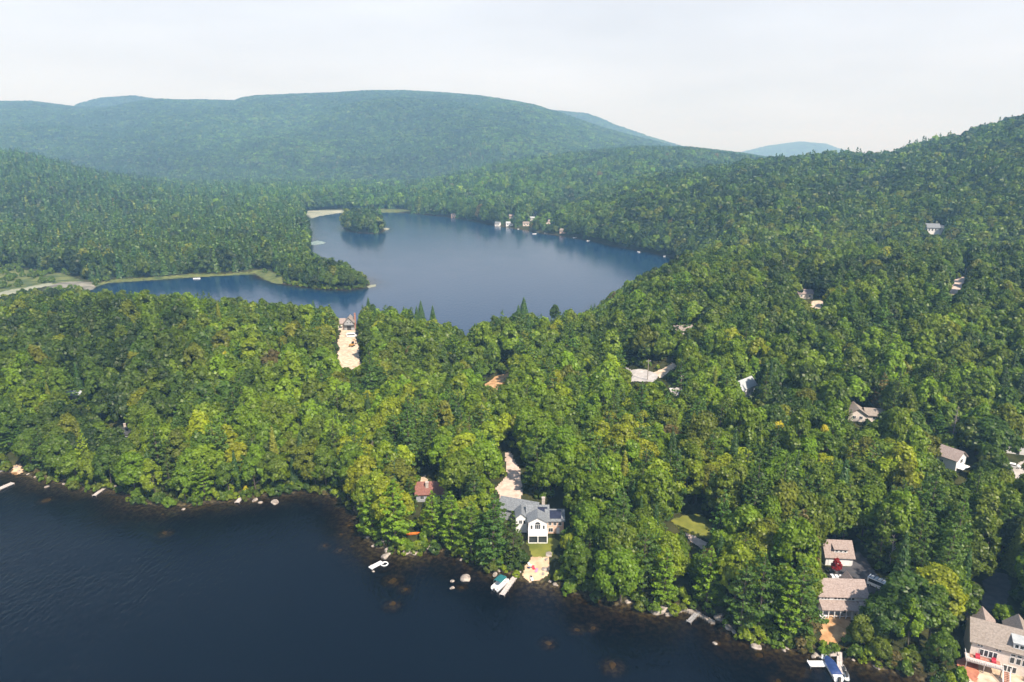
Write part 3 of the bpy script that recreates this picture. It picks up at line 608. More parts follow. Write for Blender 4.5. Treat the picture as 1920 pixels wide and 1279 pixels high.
def root(name, px, py, yaw, label, cat, foot=None, group=None, z=None, view=None, margin=1.0):
    p = G(px, py) if z is None else Vector((*at_z(px, py, z), z))
    e_ = empty(name, tuple(p), R(yaw)); tag(e_, label, cat, group)
    if foot:
        x0, x1, y0, y1 = foot; c, s = math.cos(R(yaw)), math.sin(R(yaw))
        CLEAR.append(([(p.x+a*c-b*s, p.y+a*s+b*c) for a, b in ((x0,y0),(x1,y0),(x1,y1),(x0,y1))], margin))
        if z is None:
            e_.location.z = p.z+.05
    if view: VIEW.append((view, p.y-1))
    return e_
# --- lake house with solar panels
h = root('lake_house', 1008, 1012, 0, 'rambling grey-roofed lake house with solar panels and white gables', 'house', (-12,9,-2.5,18), view=[(950,932),(962,926),(1005,944),(1056,950),(1058,988),(1042,1000),(1026,1004),(1024,1018),(992,1018),(990,975),(975,965)])
block(h, -2.9, 2.9, .5, 5.4, 5.8, 1.6, 1, 'white_siding', 'grey_roof', .35)
win(h, 0, .5, 3.4, 1.7, 1.5, arch=True, bars=2); win(h, -1.9, .5, 3.4, .6, 1.3, bars=0); win(h, 1.9, .5, 3.4, .6, 1.3, bars=0)
po = MB().box(-3, 3, -2.4, .45, 2.55, 2.8)
for x in (-2.9, 0, 2.9): po.box(x-.14, x+.14, -2.4, -2.12, -1.0, 2.55)
po.box(-3, 3, -2.4, -2.14, -.9, .25); po.build('deck', M['white'], h)
rl = MB(); rl.box(-3, 3, -2.4, -2.3, 3.65, 3.78)
for i in range(16): rl.box(-3+i*.395, -2.93+i*.395, -2.39, -2.32, 2.8, 3.65)
for s in (-3, 2.9): rl.box(s, s+.1, -2.3, .45, 3.65, 3.78)
rl.build('railing', M['white'], h); MB().box(-2.75, 2.75, -1.9, -1.8, .25, 2.5).build('screen', M['glass'], h)
block(h, 2.9, 8.4, 3.6, 10, 4.6, 2.1, 0, 'pink_siding', 'grey_roof', .45)
for x in (4.0, 5.6, 7.2): win(h, x, 3.6, 2.9, .9, 1.1)
win(h, 4.3, 3.6, .6, 1.3, 1.3); door(h, 6.6, 3.6, 0, 1.0, 2.1)
roofslab(h, 'solar_panel', 'panel', 4.0, 7.6, 3.9, 6.3, 4.75, 6.35)
block(h, -3.2, 3.6, 5.45, 10.6, 5.4, 2.1, 0, 'white_siding', 'grey_roof', .4)
roofslab(h, 'solar_panel', 'panel', .2, 3.3, 5.7, 7.6, 5.6, 7.0)
block(h, -6.8, -3.25, 4.2, 9.5, 5.2, 1.5, 1, 'white_siding', 'grey_roof', .35)
win(h, -5.3, 4.2, 3.1, .9, 1.2); win(h, -4.1, 4.2, 3.1, .6, 1.2, bars=0)
a_, b_ = block(h, -6, 6.5, -3, 3, 4.2, 2.4, 0, 'grey_siding', 'grey_roof', .5)
for o in (a_, b_): o.location = (-5.6, 13.6, 0); o.rotation_euler = (0, 0, R(-20))
win(h, -9.5, 12.0, 1.6, 1.2, 1.1); win(h, -7.6, 11.3, 1.6, 1.2, 1.1)
chimney(h, 2.2, 10.9, 3, 8.6, 1.0)
# --- cottage with red roof
h = root('red_cottage', 808, 942, 4, 'small cottage with rust-red roof and pale chimney, half hidden by trees', 'cottage', (-5,5,0,8), view=[(785,911),(800,909),(828,912),(828,920),(800,924),(786,926)])
block(h, -5, 5, .5, 8, 3.0, 2.6, 0, 'grey_siding', 'red_roof', .5); chimney(h, -1.3, 2.6, 3, 6.3, 1.0)
for x in (-3, 0, 3): win(h, x, .5, 1.0, 1.2, 1.2)
door(h, 1.6, .5, 0, 1, 2.1, 'brick')
# --- garage with dormer
h = root('dormer_garage', 1573, 1062, -5, 'tan-roofed garage with a three-window dormer beside the asphalt drive', 'garage', (-4.2,4.2,-.2,7.6), view=[(1548,1008),(1598,1012),(1600,1060),(1552,1062)])
block(h, -3.8, 3.8, .3, 7.3, 3.0, 3.2, 0, 'white_siding', 'tan_roof', .5)
dm = MB().box(-1.5, 2.3, 1.0, 3.4, 3.4, 5.0).build('dormer', M['white_siding'], h); MB().prism([(.6,4.95),(3.6,5.75),(3.6,5.9),(.6,5.1)], 0, -1.8, 2.6).build('dormer_roof', M['tan_roof'], dm)
for x in (-.8, .4, 1.6): win(h, x, 1.0, 4.1, .6, .55, bars=0)
for x in (-1.7, 1.5): door(h, x, .3, 0, 2.6, 2.2, name='garage_door')
for i in range(6): win(h, -2.7+i*1.05, .24, 2.35, .6, .3, bars=0)
# --- long house with porch
h = root('long_house', 1584, 1162, -3, 'long tan-roofed house with a row of windows above a roofed porch', 'house', (-7,8,-.5,11), view=[(1545,1090),(1600,1088),(1632,1106),(1640,1150),(1600,1160),(1544,1160)])
block(h, -6, 6.2, 2.6, 10, 5.3, 2.5, 0, 'white_siding', 'tan_roof', .5)
MB().prism([(-.3,2.75),(2.58,3.75),(2.58,3.95),(-.3,2.95)], 0, -6.2, 3.6).build('porch_roof', M['tan_roof'], h)
pp = MB(); pp.box(-6, 3.4, -.1, 2.55, -1.8, .1)
for i in range(7): pp.box(-5.9+i*1.5, -5.72+i*1.5, 0, .18, .1, 2.8)
pp.box(-6, 3.4, 0, .08, .85, .95); pp.build('porch', M['white'], h)
for x in (-5.3, -4.5, -3.7): win(h, x, 2.6, 4.15, .6, .85, bars=0)
for i in range(6): win(h, -1.9+i*.9, 2.6, 4.15, .7, .85, bars=0)
for x in (-4.5, -1.5): win(h, x, 2.6, .9, 1.5, 1.4)
door(h, 1.2, 2.6, .1, 1.1, 2.1, 'dark')
block(h, 3.8, 6.9, .6, 2.55, 3.6, .5, 0, 'white_siding', 'tan_roof', .2); win(h, 5.3, .6, .6, 2.4, 1.7, bars=3)
win(h, 6.2, 5.0, 3.6, 1.4, 1.2, '+x'); chimney(h, -1.5, 8.2, 5, 7.4, .6, 'dark')
block(h, 3.5, 6.4, 8.0, 12.5, 4.2, 1.8, 1, 'white_siding', 'tan_roof', .35)
# --- large cream house, lower right
h = root('cream_house', 1886, 1262, -27, 'large cream house with brown roof, deck and tall windows in the lower right corner', 'house', (-8.5,14,-1,13), view=[(1814,1152),(1830,1132),(1858,1136),(1878,1152),(1925,1178),(1925,1252),(1860,1250),(1848,1246),(1808,1232),(1812,1196)])
block(h, -7.6, 12, 0, 9, 6.2, 3.2, 0, 'cream', 'brown_roof', .5)
block(h, -6.6, -1.0, 9.05, 15.5, 3.6, 2.6, 1, 'cream', 'tan_roof', .4)
block(h, .6, 5.6, 7, 13, 5.4, 2.6, 1, 'cream', 'brown_roof', .4)
chimney(h, 4.6, 4.5, 6, 10.8, 1.1)
sk = roofslab(h, 'skylight', 'pale_roof', 7.4, 8.5, 1.4, 2.6, 7.2, 8.05)
dm = MB().box(.4, 4.4, .5, 3.6, 6.2, 8.2).build('dormer', M['white_siding'], h); MB().prism([(.2,8.2),(4.4,8.75),(4.4,8.9),(.2,8.35)], 0, .1, 4.7).build('dormer_roof', M['pale_roof'], dm)
for x in (1.0, 2.0, 3.0, 3.9): win(h, x, .5, 6.9, .7, .9, bars=0)
for x in (-6.2, -5.6, -2.6, -2.0): win(h, x, 0, 5.2, .4, .4, bars=0)
for x in (-5.4, -4.5, -3.6, -2.7): win(h, x, 0, 2.9, .7, 1.6, bars=0)
for x in (.6, 1.8, 3.0): win(h, x, 0, 3.0, .8, 1.5, bars=0); win(h, x, 0, 4.9, .8, .45, bars=0)
for x in (-.4, .5, 1.4): win(h, x, 0, .5, .7, 1.5, bars=0)
for x in (8.0, 8.9): win(h, x, 0, 3.2, .75, 1.7, bars=0)
by_ = MB().box(7.2, 9.9, -1.3, -.01, 2.2, 2.45).box(7.2, 9.9, -1.3, -1.2, 2.45, 3.3).build('balcony', M['white'], h)
dk = MB().box(-8.6, -1.4, -3.0, -.02, 2.3, 2.55)
for x in (-8.5, -5.0, -1.7): dk.box(x, x+.2, -2.95, -2.75, -1.6, 2.3)
dk.build('deck', M['dock'], h)
rl = MB().box(-8.6, -1.4, -3.05, -2.95, 3.4, 3.52).box(-8.65, -8.55, -2.95, 0, 3.4, 3.52)
for i in range(22): rl.box(-8.55+i*.34, -8.5+i*.34, -3.03, -2.97, 2.55, 3.4)
rl.build('railing', M['white'], h)
st = MB()
for i in range(9): st.box(-1.35, -.1, -3.2-i*.3, -2.9-i*.3, 2.2-i*.27-.1, 2.3-i*.27)
st.build('stairs', M['brick'], h)
sr = MB()
for x in (-1.42, -.08): sr.prism([(-2.9,2.4),(-5.7,-.2),(-5.7,-.05),(-2.9,2.55)], 0, x, x+.07).prism([(-2.9,3.3),(-5.7,.75),(-5.7,.9),(-2.9,3.45)], 0, x, x+.07)
sr.build('stair_rail', M['white'], h); MB().box(-7.6, -1.6, -1.6, -.1, 2.56, 2.62).build('rug', M['brick'], h); [MB().box(x, x+.9, -1.4, -.7, 2.62, 3.1).box(x, x+.9, -.75, -.65, 3.1, 3.6).build('bench', M['redp'], h) for x in (-6.6, -3.4)]
# --- right middle house with white gable
h = root('gabled_house', 1768, 880, -58, 'brown-roofed house with a grey-white gable end among trees on the right', 'house', (-9,5,-1,8), view=[(1750,838),(1762,834),(1796,850),(1812,866),(1812,888),(1778,892),(1772,870),(1756,858)])
block(h, -6.5, 4, 0, 7, 5.0, 2.6, 0, 'white_siding', 'tan_roof', .5); win(h, 4, 3.5, 3.3, 1.6, 1.4, '+x'); win(h, 4, 2.0, .6, 1.6, 1.4, '+x')
for x in (-6, -3.5, -1): win(h, x, 0, 2.2, 1.2, 1.3)
block(h, -11, -6.55, 1, 8.5, 3.6, 2.2, 1, 'grey_siding', 'brown_roof', .4); MB().box(3.4, 6.0, .8, 6.2, 1.8, 2.0).build('deck', M['white'], h)
# --- house behind the round tree at the right edge
h = root('white_house', 1908, 852, -20, 'white house behind the big round tree at the right edge', 'house', (-6,6,-.5,8), view=[(1884,838),(1916,834),(1922,852),(1922,870),(1888,872),(1886,852)])
block(h, -5, 5, 0, 7, 4.6, 2.2, 0, 'white_siding', 'grey_roof', .4); [win(h, x, 0, 2.6, .9, 1.3) for x in (-3.2, -1, 1.4, 3.4)]; door(h, 0, 0, 0, 1, 2.1, 'dark')
# --- grey roofed house among trees
h = root('hip_house', 1624, 792, -12, 'low house with pale grey double roof in the wood above the yellow trees', 'house', (-8,8,-.5,8), view=[(1598,774),(1612,768),(1628,774),(1650,778),(1650,788),(1630,790),(1602,784)])
block(h, -7, 0, 0, 8, 3.2, 2.4, 1, 'cream', 'brown_roof', .6); block(h, 0.05, 7, 1, 7, 3.0, 1.8, 0, 'cream', 'brown_roof', .6)
win(h, -4.8, 0, 1.2, 1.2, 1.2); win(h, -2.2, 0, 1.2, 1.2, 1.2); win(h, 3.5, 1, 1.0, 1.8, 1.2)
# --- white gable house
h = root('white_gable_house', 1404, 742, 42, 'narrow white house with a pale roof seen end-on in the mid wood', 'house', (-6,6,-.5,7), view=[(1390,736),(1394,724),(1412,711),(1422,728),(1410,738)])
block(h, -6, 6, 0, 6, 4.0, 3.0, 0, 'white_siding', 'pale_roof', .4); win(h, -6, 3, 3.4, 1, 1.2, '-x'); [win(h, x, 0, 1.4, 1, 1.2) for x in (-3, 0, 3)]
h = root('pale_roof_house', 1284, 632, 8, 'house showing only its pale roof above the trees near the upper lake', 'house', (-6,6,-.5,8), view=[(1270,616),(1296,613),(1300,622),(1274,626)])
block(h, -5, 5, 0, 8, 3.4, 2.2, 0, 'cream', 'brown_roof', .5); [win(h, x, 0, 1.2, 1.1, 1.2) for x in (-3, 0, 3)]
h = root('hillside_house', 1755, 440, -10, 'white house with dark gable roof alone on the forested hillside', 'house', (-11,11,-2,12), view=[(1742,438),(1742,428),(1756,423),(1768,430),(1767,438)], margin=2)
block(h, -9, 3, 0, 10, 7, 3.5, 0, 'white_siding', 'grey_roof', .6); block(h, 3.05, 9, -1, 9, 6, 3.0, 1, 'white_siding', 'grey_roof', .6)
[win(h, x, 0, 3.8, 1.5, 2.0) for x in (-7, -4, -1)]; win(h, 6, -1, 3, 2, 2)
h = root('timber_house', 655, 620, 6, 'half-built brown house with dark gable at the top of the sandy plot', 'house', (-7,5,-.5,9), view=[(632,598),(648,600),(656,592),(666,602),(664,616),(646,617)])
block(h, -2.8, 2.8, 0, 8, 5.0, 3.0, 1, 'grey_siding', 'brown_roof', .6); block(h, -9, -2.85, 2, 8, 4.2, 2.2, 0, 'cream', 'tan_roof', .5)
win(h, -.9, 0, 4.4, .8, 1.1); win(h, .9, 0, 4.4, .8, 1.1); door(h, 0, 0, 0, 2.4, 2.6, 'dark', name='garage_door'); win(h, -5.5, 2, 1.2, 1.6, 1.3); chimney(h, 3.2, 5, 0, 9.5, .9, 'brick')
MB().prism([(-.9,2.9),(0.02,3.3),(0.02,3.45),(-.9,3.05)], 0, -3.1, 3.1).build('awning', M['dark'], h)
h = root('white_roofed_shed', 141, 752, 5, 'shed with pale metal roof in the dark wood at the left', 'shed', (-5,5,-.5,6), view=[(128,738),(154,737),(154,744),(130,745)])
block(h, -4, 4, 0, 5, 2.6, 1.2, 0, 'grey_siding', 'pale_roof', .4); door(h, 0, 0, 0, 2, 2.1, 'white'); win(h, 2.6, 0, 1, .9, .9)
h = root('grey_roofed_cabin', 226, 830, 20, 'cabin with dark grey roof and pale chimney in the left wood', 'cabin', (-5,5,-.5,7), view=[(216,812),(232,808),(234,814),(224,820)])
block(h, -4.5, 4.5, 0, 6.5, 3.0, 2.0, 0, 'grey_siding', 'dark', .4); chimney(h, 1.6, 4.5, 3, 6.2, .8); win(h, -2, 0, 1, 1.2, 1.2); win(h, 2, 0, 1, 1.2, 1.2)
h = root('hillside_cabin', 1510, 560, -8, 'small tan cabin by bare trunks near the sandy yard on the hillside', 'cabin', (-6,6,-.5,8), view=[(1500,553),(1512,546),(1524,552),(1518,560),(1502,560)])
block(h, -4.5, 4.5, 0, 7, 3.2, 2.0, 0, 'cream', 'tan_roof', .4); [win(h, x, 0, 1.1, 1.1, 1.1) for x in (-2.5, 2.5)]
# --- small houses and boats along the far shore
FH = [(850,408,9,'pink_siding','tan_roof','salmon'),(932,424,8,'white_siding','grey_roof','white'),(955,424,11,'white_siding','pale_roof','white pale-roofed'),(958,410,9,'cream','tan_roof','cream'),(986,424,10,'cream','brown_roof','cream brown-roofed'),
      (997,414,9,'white_siding','pale_roof','white two-storey'),(1004,404,9,'white_siding','grey_roof','white grey-roofed'),(1029,420,12,'cream','tan_roof','tan-roofed'),(1054,438,8,'pink_siding','brown_roof','reddish'),(958,392,8,'white_siding','grey_roof','small white')]
FLAB = ['salmon cottage at the far shore, left of all the other shore houses', 'white cottage at the waterline below the upper lake hillside', 'white house with pale roof close to the far waterline', 'cream cottage just uphill of the pale-roofed far shore house', 'cream house with brown roof between the white far shore houses',
        'white house with pale roof halfway up the far bank', 'white house with grey roof, upper of the pair on the far bank', 'wide tan-roofed house right of the white far shore houses', 'reddish cottage at the water, right end of the far shore houses', 'tiny white house highest on the far bank']
for (a, b_, w_, wm, rm, nm), lb in zip(FH, FLAB):
    h = root('shore_house', a, b_, random.uniform(-25, 5), lb, 'house', (-w_/2-2,w_/2+2,-8,9), group='houses along the far shore', view=[(a-5,b_-8),(a+5,b_-8),(a+5,b_-1),(a-5,b_-1)])
    block(h, -w_/2, w_/2, 0, 7, 4.6, 2.2, 0, wm, rm, .5); win(h, -w_/4, 0, 2, 1.6, 1.6); win(h, w_/4, 0, 2, 1.6, 1.6); door(h, 0, 0, 0, 1, 2.1, 'dark')

# ---------------- boats, docks
def hull(L_, W_, H_, name, mat, par, z=0.0, bow=.35):
    mb = MB(); n = 9; prof = []
    for i in range(n):
        s = i/(n-1); x = -L_/2+L_*s; wv = W_/2*(1 if s < 1-bow else math.cos((s-(1-bow))/bow*math.pi/2*.96)); sh_ = H_*(1+.18*s*s)
        prof.append([(x, -wv, z+sh_), (x, -wv*.8, z+.02), (x, 0, z-.12+.2*s**4), (x, wv*.8, z+.02), (x, wv, z+sh_)])
    b0 = len(mb.v)
    for p in prof: mb.v += p
    for i in range(n-1):
        for j in range(4): a = b0+i*5+j; mb.f.append((a, a+5, a+6, a+1))
    mb.f.append(tuple(b0+j for j in range(5))); mb.f.append(tuple(b0+(n-1)*5+j for j in range(5)))
    fl = len(mb.v)
    for p in prof: mb.v += [(p[0][0], p[0][1]*.9, z+H_*.55), (p[0][0], -p[0][1]*.9, z+H_*.55)]
    for i in range(n-1): a = fl+i*2; mb.f.append((a, a+2, a+3, a+1))
    return mb.build(name, M[mat], par)
def motorboat(px, py, yaw, label, L_=6.0, cover=None, group=None):
    b_ = root('motorboat', px, py, yaw, label, 'boat', z=0.02, group=group)
    hull(L_, 2.1, .8, 'hull', 'white', b_)
    MB().prism([(-.2,.75),(.5,1.35),(.55,1.35),(-.12,.75)], 1, -.75, .75).build('windscreen', M['glass'], b_)
    MB().box(-L_*.25, -L_*.25+.7, -.8, .8, .45, .95).build('seat', M['white'], b_); MB().box(-L_/2-.35, -L_/2, -.2, .2, .1, 1.2).build('outboard_motor', M['dark'], b_)
    if cover: MB().prism([(-.95,.9),(0,1.25),(.95,.9)], 0, -L_*.35, L_*.3).build('cover', M[cover], b_)
    return b_
def dock(name, p0, p1, w_, mat, label, h_=.55, posts=True, cat='dock', zz=0.0, rails=False):
    a = Vector((*at_z(*p0, h_), 0)); b_ = Vector((*at_z(*p1, h_), 0)); d = b_-a; L_ = d.length
    e_ = empty(name, tuple(a), math.atan2(d.y, d.x)); tag(e_, label, cat)
    dk = MB(); n = max(int(L_/.6), 2)
    for i in range(n): dk.box(i*L_/n+.01, (i+1)*L_/n-.01, -w_/2, w_/2, h_-.08, h_)
    dk.build('decking', M[mat], e_); MB().box(0, L_, -w_/2+.04, -w_/2+.14, h_-.3, h_-.083).box(0, L_, w_/2-.14, w_/2-.04, h_-.3, h_-.083).build('beam', M['grey_dock'], e_)
    if posts:
        k = max(int(L_/2.5), 1)
        for i in range(k+1):
            for s in (-1, 1): MB().tube([(i*(L_-.3)/k+.15, s*(w_/2+.06), -1.6), (i*(L_-.3)/k+.15, s*(w_/2+.06), h_+.25)], .06, 6).build('post', M['alu'] if mat == 'white' else M['grey_bark'], e_)
    return e_
dock('dock', (941,1115), (975,1068), 1.5, 'dock', 'long pinkish wooden dock running out from the small beach')
dock('dock', (1291,1166), (1310,1146), 1.3, 'grey_dock', 'short grey plank dock in front of the low stone landing')
dock('dock', (176,929), (199,912), 1.4, 'dock', 'pale plank dock at the left shore below the lime green pine')
dock('dock', (-4,917), (24,905), 2.0, 'dock', 'wide weathered dock at the left edge of the picture')
dock('dock', (-3,884), (10,880), 1.4, 'grey_dock', 'short dark dock end at the far left shore')
dock('dock', (444,942), (452,933), 1.6, 'dock', 'tiny pinkish landing below the yellow shrub')
dock('pier', (1516,1244), (1547,1244), 1.9, 'white', 'white cross arm of the L-shaped pier beside the blue covered boat', cat='pier')
dock('pier', (1546,1236), (1546,1218), 1.3, 'white', 'white stem of the L-shaped pier left of the blue covered boat', cat='pier')
dock('pier', (1575,1272), (1574,1222), 1.2, 'dock', 'narrow pinkish pier right of the blue covered boat', cat='pier')
dock('pier', (1552,1224), (1570,1224), 2.0, 'dock', 'boarded platform joining both piers at the bank', cat='pier')
b_ = root('pontoon_boat', 938, 1099, 58, 'pontoon boat with teal canopy moored at the long dock', 'boat', z=0.0)
for s in (-.85, .85): MB().tube([(-3.1, s, .25), (-2.9, s, .25), (2.6, s, .25), (3.2, s, .42)], [.12, .32, .32, .06], 10).build('pontoon', M['alu'], b_, True)
MB().box(-3.0, 2.8, -1.25, 1.25, .55, .65).build('deck', M['white'], b_)
r_ = MB().box(-2.9, 2.7, -1.24, -1.2, .66, 1.25).box(-2.9, 2.7, 1.2, 1.24, .66, 1.25).box(2.66, 2.7, -1.2, 1.2, .66, 1.25); r_.build('fence', M['white'], b_)
for x in (-2.3, 1.9): MB().box(x-.4, x+.4, -1.1, -.5, .66, 1.1).box(x-.4, x+.4, .5, 1.1, .66, 1.1).build('bench', M['cream'], b_)
MB().prism([(-1.25,2.45),(-.8,2.6),(.8,2.6),(1.25,2.45),(1.25,2.5),(.8,2.66),(-.8,2.66),(-1.25,2.5)], 0, -1.6, 1.6).build('canopy', M['teal'], b_)
pf = MB(); [pf.tube([(x, y, .65), (x, y, 2.46)], .025, 5) for x in (-1.5, 1.5) for y in (-1.2, 1.2)]; pf.build('canopy_frame', M['alu'], b_)
MB().box(-3.4, -3.0, -.2, .2, .1, 1.1).build('outboard_motor', M['dark'], b_)
b_ = root('covered_boat', 1560, 1256, 88, 'motorboat under a dark blue cover between the two piers', 'boat', z=0.05)
hull(7.6, 2.5, .95, 'hull', 'white', b_); 
cv = MB(); n_ = 7
for i in range(n_):
    s = i/(n_-1); x = -2.6+6.0*s; wv = 1.28*(1 if s < .6 else math.cos((s-.6)/.4*1.2)); cv.v += [(x, -wv, 1.0), (x, -wv*.5, 1.42-.2*s), (x, 0, 1.55-.25*s), (x, wv*.5, 1.42-.2*s), (x, wv, 1.0)]
for i in range(n_-1):
    for j in range(4): a = i*5+j; cv.f.append((a, a+5, a+6, a+1))
cv.f.append((0,1,2,3,4)); cv.build('cover', M['blue'], b_, True)
MB().box(-4.3, -3.8, -.25, .25, .1, 1.4).build('outboard_motor', M['dark'], b_); MB().box(-3.75, -2.7, -1.1, 1.1, .9, 1.02).build('swim_deck', M['white'], b_)
for k, (a, c, lb) in enumerate([(1582,1258,'white personal watercraft nearest the bank beside the right pier'), (1587,1268,'white personal watercraft further out beside the right pier')]):
    j = root('watercraft', a, c, 70, lb, 'jet ski', z=0.05); hull(3.0, 1.1, .5, 'hull', 'white', j, bow=.6)
    MB().prism([(-1.0,.5),(-.9,.85),(.1,.9),(.3,1.15),(.9,.6),(.9,.5)], 1, -.22, .22).build('seat', M['dark'], j); MB().tube([(.3,-.4,1.15),(.3,.4,1.15)], .04, 5).build('handlebar', M['dark'], j)
rf = root('raft', 706, 1061, 47, 'white floating raft with two long planks near the pale shore rocks', 'raft', z=0.05)
MB().box(-2.2, 2.2, .1, 1.0, .12, .28).box(-2.2, 2.2, -.6, -.05, .12, .26).build('plank', M['white'], rf); MB().box(-2.1, -1.8, -.7, 1.1, -.1, .118).box(1.8, 2.1, -.7, 1.1, -.1, .118).build('float', M['alu'], rf)
rg = MB(); n1_, n2_ = 28, 8
for i in range(n1_):
    for j in range(n2_): a = i/n1_*6.2832; c = j/n2_*6.2832; rg.v.append(((1.0+.17*math.cos(c))*math.cos(a), (1.0+.17*math.cos(c))*math.sin(a), .17+.17*math.sin(c)))
for i in range(n1_):
    for j in range(n2_): rg.f.append((i*n2_+j, ((i+1) % n1_)*n2_+j, ((i+1) % n1_)*n2_+(j+1) % n2_, i*n2_+(j+1) % n2_))
o = rg.build('swim_ring', M['white'], None, True); o.location = (*at_z(721,1058,.1), 0.05); tag(o, 'white inflatable ring floating beside the raft', 'swim ring')
kn = root('canoe', 776, 1003, 10, 'orange canoe lying on the bank under the big pines', 'canoe', view=[(768,992),(784,992),(784,1004),(768,1004)]); hull(4.6, .95, .4, 'hull', 'orange', kn, z=.25, bow=.45); MB().box(-1, -.8, -.4, .4, .5, .55).box(.9, 1.1, -.4, .4, .5, .55).build('thwart', M['bark'], kn)
kn = root('kayak', 996, 1083, 100, 'white kayak on the wet sand of the small beach', 'kayak'); hull(3.2, .8, .3, 'hull', 'white', kn, z=.1, bow=.5); MB().box(-.4, .5, -.25, .25, .28, .34).build('cockpit', M['dark'], kn)
for i, (a, c, col, lb, yw) in enumerate([(1001,1068,'redp','red beach chair on the small beach',20), (1005,1073,'pinkp','pink beach chair nearer the water on the small beach',-30), (994,1061,'white','white beach chair at the top of the small beach',60), (992,1066,'blue','blue beach chair left of the others on the small beach',140)]):
    c_ = root('beach_chair', a, c, yw, lb, 'chair', group='beach chairs'); c_.scale = (.75,.75,.75); MB().box(-.5, .5, -.5, .5, .35, .45).build('seat', M[col], c_); MB().prism([(.4,.45),(.5,.45),(.95,1.3),(.85,1.3)], 0, -.5, .5).build('backrest', M[col], c_)
    for x in (-.45, .45):
        for y in (-.45, .45): MB().box(x-.04, x+.04, y-.04, y+.04, 0, .35).build('leg', M['alu'], c_)
for i, (a, c, lb) in enumerate([(369,523,'tiny white boat moored in the left bay'),(1002,439,'white boat at the far shore below the white houses'),(972,430,'small white boat by the far shore left of the boat group'),(1024,438,'white boat moored below the tan-roofed shore house'),(1078,446,'boat just right of the reddish far shore cottage'),
      (1103,452,'boat a little further right along the far shore'),(1160,460,'boat midway along the right part of the far shore'),(1187,463,'boat close in to the right part of the far shore'),(1197,473,'boat floating furthest out from the right far shore'),(1246,481,'last boat at the right end of the upper lake')]):
    motorboat(a, c, random.uniform(0, 180), lb, 6.5, group='small boats moored along the upper lake')
# ---------------- vehicles
def car(name, px, py, yaw, label, cat, mat='carwhite', L_=4.7, W_=1.9, H_=1.7, van=False, rack=False):
    c = root(name, px, py, yaw, label, cat); hl = L_/2
    prof = [(-hl,.35),(-hl,1.0),(-hl+.15,H_*.98),(hl-1.5 if not van else hl-1.1,H_*.98),(hl-1.0 if not van else hl-.35,1.15),(hl-.1,.95),(hl,.35)] if not van else [(-hl,.4),(-hl,H_),(hl-1.2,H_),(hl-.5,1.35),(hl-.05,1.1),(hl,.4)]
    MB().prism(prof, 1, -W_/2, W_/2).build('body', M[mat], c)
    gz0, gz1 = (1.02, H_*.93) if not van else (1.35, H_-.25)
    for s in (-1, 1): MB().prism([(-hl+.3,gz0),(-hl+.4,gz1),(hl-1.6,gz1),(hl-1.15,gz0)], 1, s*(W_/2-.02), s*(W_/2+.02)).build('side_window', M['glass'], c)
    x0, x1 = (hl-1.5, hl-1.0) if not van else (hl-1.2, hl-.5); za, zb_ = (H_*.98, 1.15) if not van else (H_, 1.35)
    MB().prism([(x0+.03,za+.02),(x1,zb_+.03),(x1+.02,zb_-.02),(x0,za-.02)], 1, -W_/2+.12, W_/2-.12).build('windscreen', M['glass'], c)
    MB().box(-hl-.03, -hl+.0, -W_/2+.2, W_/2-.2, gz0, gz1-.1).build('rear_window', M['glass'], c)
    for s in (-1, 1):
        for x in (-hl+.85, hl-.85):
            t_ = MB().tube([(x, s*(W_/2-.18), .36), (x, s*(W_/2+.03), .36)], .36, 14).build('wheel', M['black'], c); MB().tube([(x, s*(W_/2+.03), .36), (x, s*(W_/2+.045), .36)], .2, 10).build('rim', M['alu'], t_)
        MB().box(hl-.06, hl+.03, s*(W_/2-.35)-.14, s*(W_/2-.35)+.14, .72, .9).build('headlight', M['white'], c)
    if rack:
        r = MB(); [r.box(x-.06, x+.06, -W_/2+.1, W_/2-.1, H_+.08, H_+.16) for x in (-1.2, 0, 1.0)]; [r.box(-1.4, 1.2, s*(W_/2-.2)-.03, s*(W_/2-.2)+.03, H_, H_+.08) for s in (-1, 1)]; r.build('roof_rack', M['dark'], c)
    return c
car('parked_suv', 1572, 1090, -4, 'white SUV with dark roof rack parked between red maple and long house', 'car', rack=True, H_=1.75)
v_ = car('white_van', 1649, 1103, -48, 'white van with roof ladder rack at the right side of the asphalt drive', 'van', L_=6.2, W_=2.1, H_=2.6, van=True)
r = MB(); [r.box(x-.05, x+.05, -.9, .9, 2.66, 2.74) for x in (-2.6, -1.6, -.6, .4)]; [r.box(-2.8, 1.0, s-.05, s+.05, 2.6, 2.68) for s in (-.7, 0, .7)]; r.build('ladder_rack', M['dark'], v_)
car('parked_car', 1898, 876, -35, 'white car parked below the white house at the right edge', 'car', H_=1.5)
car('pickup_truck', 660, 632, 12, 'white truck parked before the half-built house', 'truck', L_=6.0, W_=2.2, H_=2.3, van=True)
ex = root('excavator', 660, 650, 70, 'small brown and yellow excavator standing on the sandy plot', 'excavator')
for s in (-1, 1): MB().prism([(-1.5,.1),(-1.7,.45),(-1.5,.8),(1.5,.8),(1.7,.45),(1.5,.1)], 1, s*.95-.25, s*.95+.25).build('track', M['black'], ex)
MB().box(-1.4, 1.1, -.9, .9, .85, 1.7).build('body', M['yellowm'], ex); MB().box(-.2, 1.0, -.85, .05, 1.7, 2.9).build('cab', M['glass'], ex)
MB().tube([(1.0,.4,1.5),(2.6,.4,3.6),(4.2,.4,2.6)], [.22,.2,.16], 6).tube([(4.2,.4,2.6),(4.6,.4,.9)], [.16,.12], 6).build('boom', M['yellowm'], ex); MB().prism([(4.2,.9),(4.9,.9),(4.8,.2),(4.3,.3)], 1, 0, .8).build('bucket', M['dark'], ex)
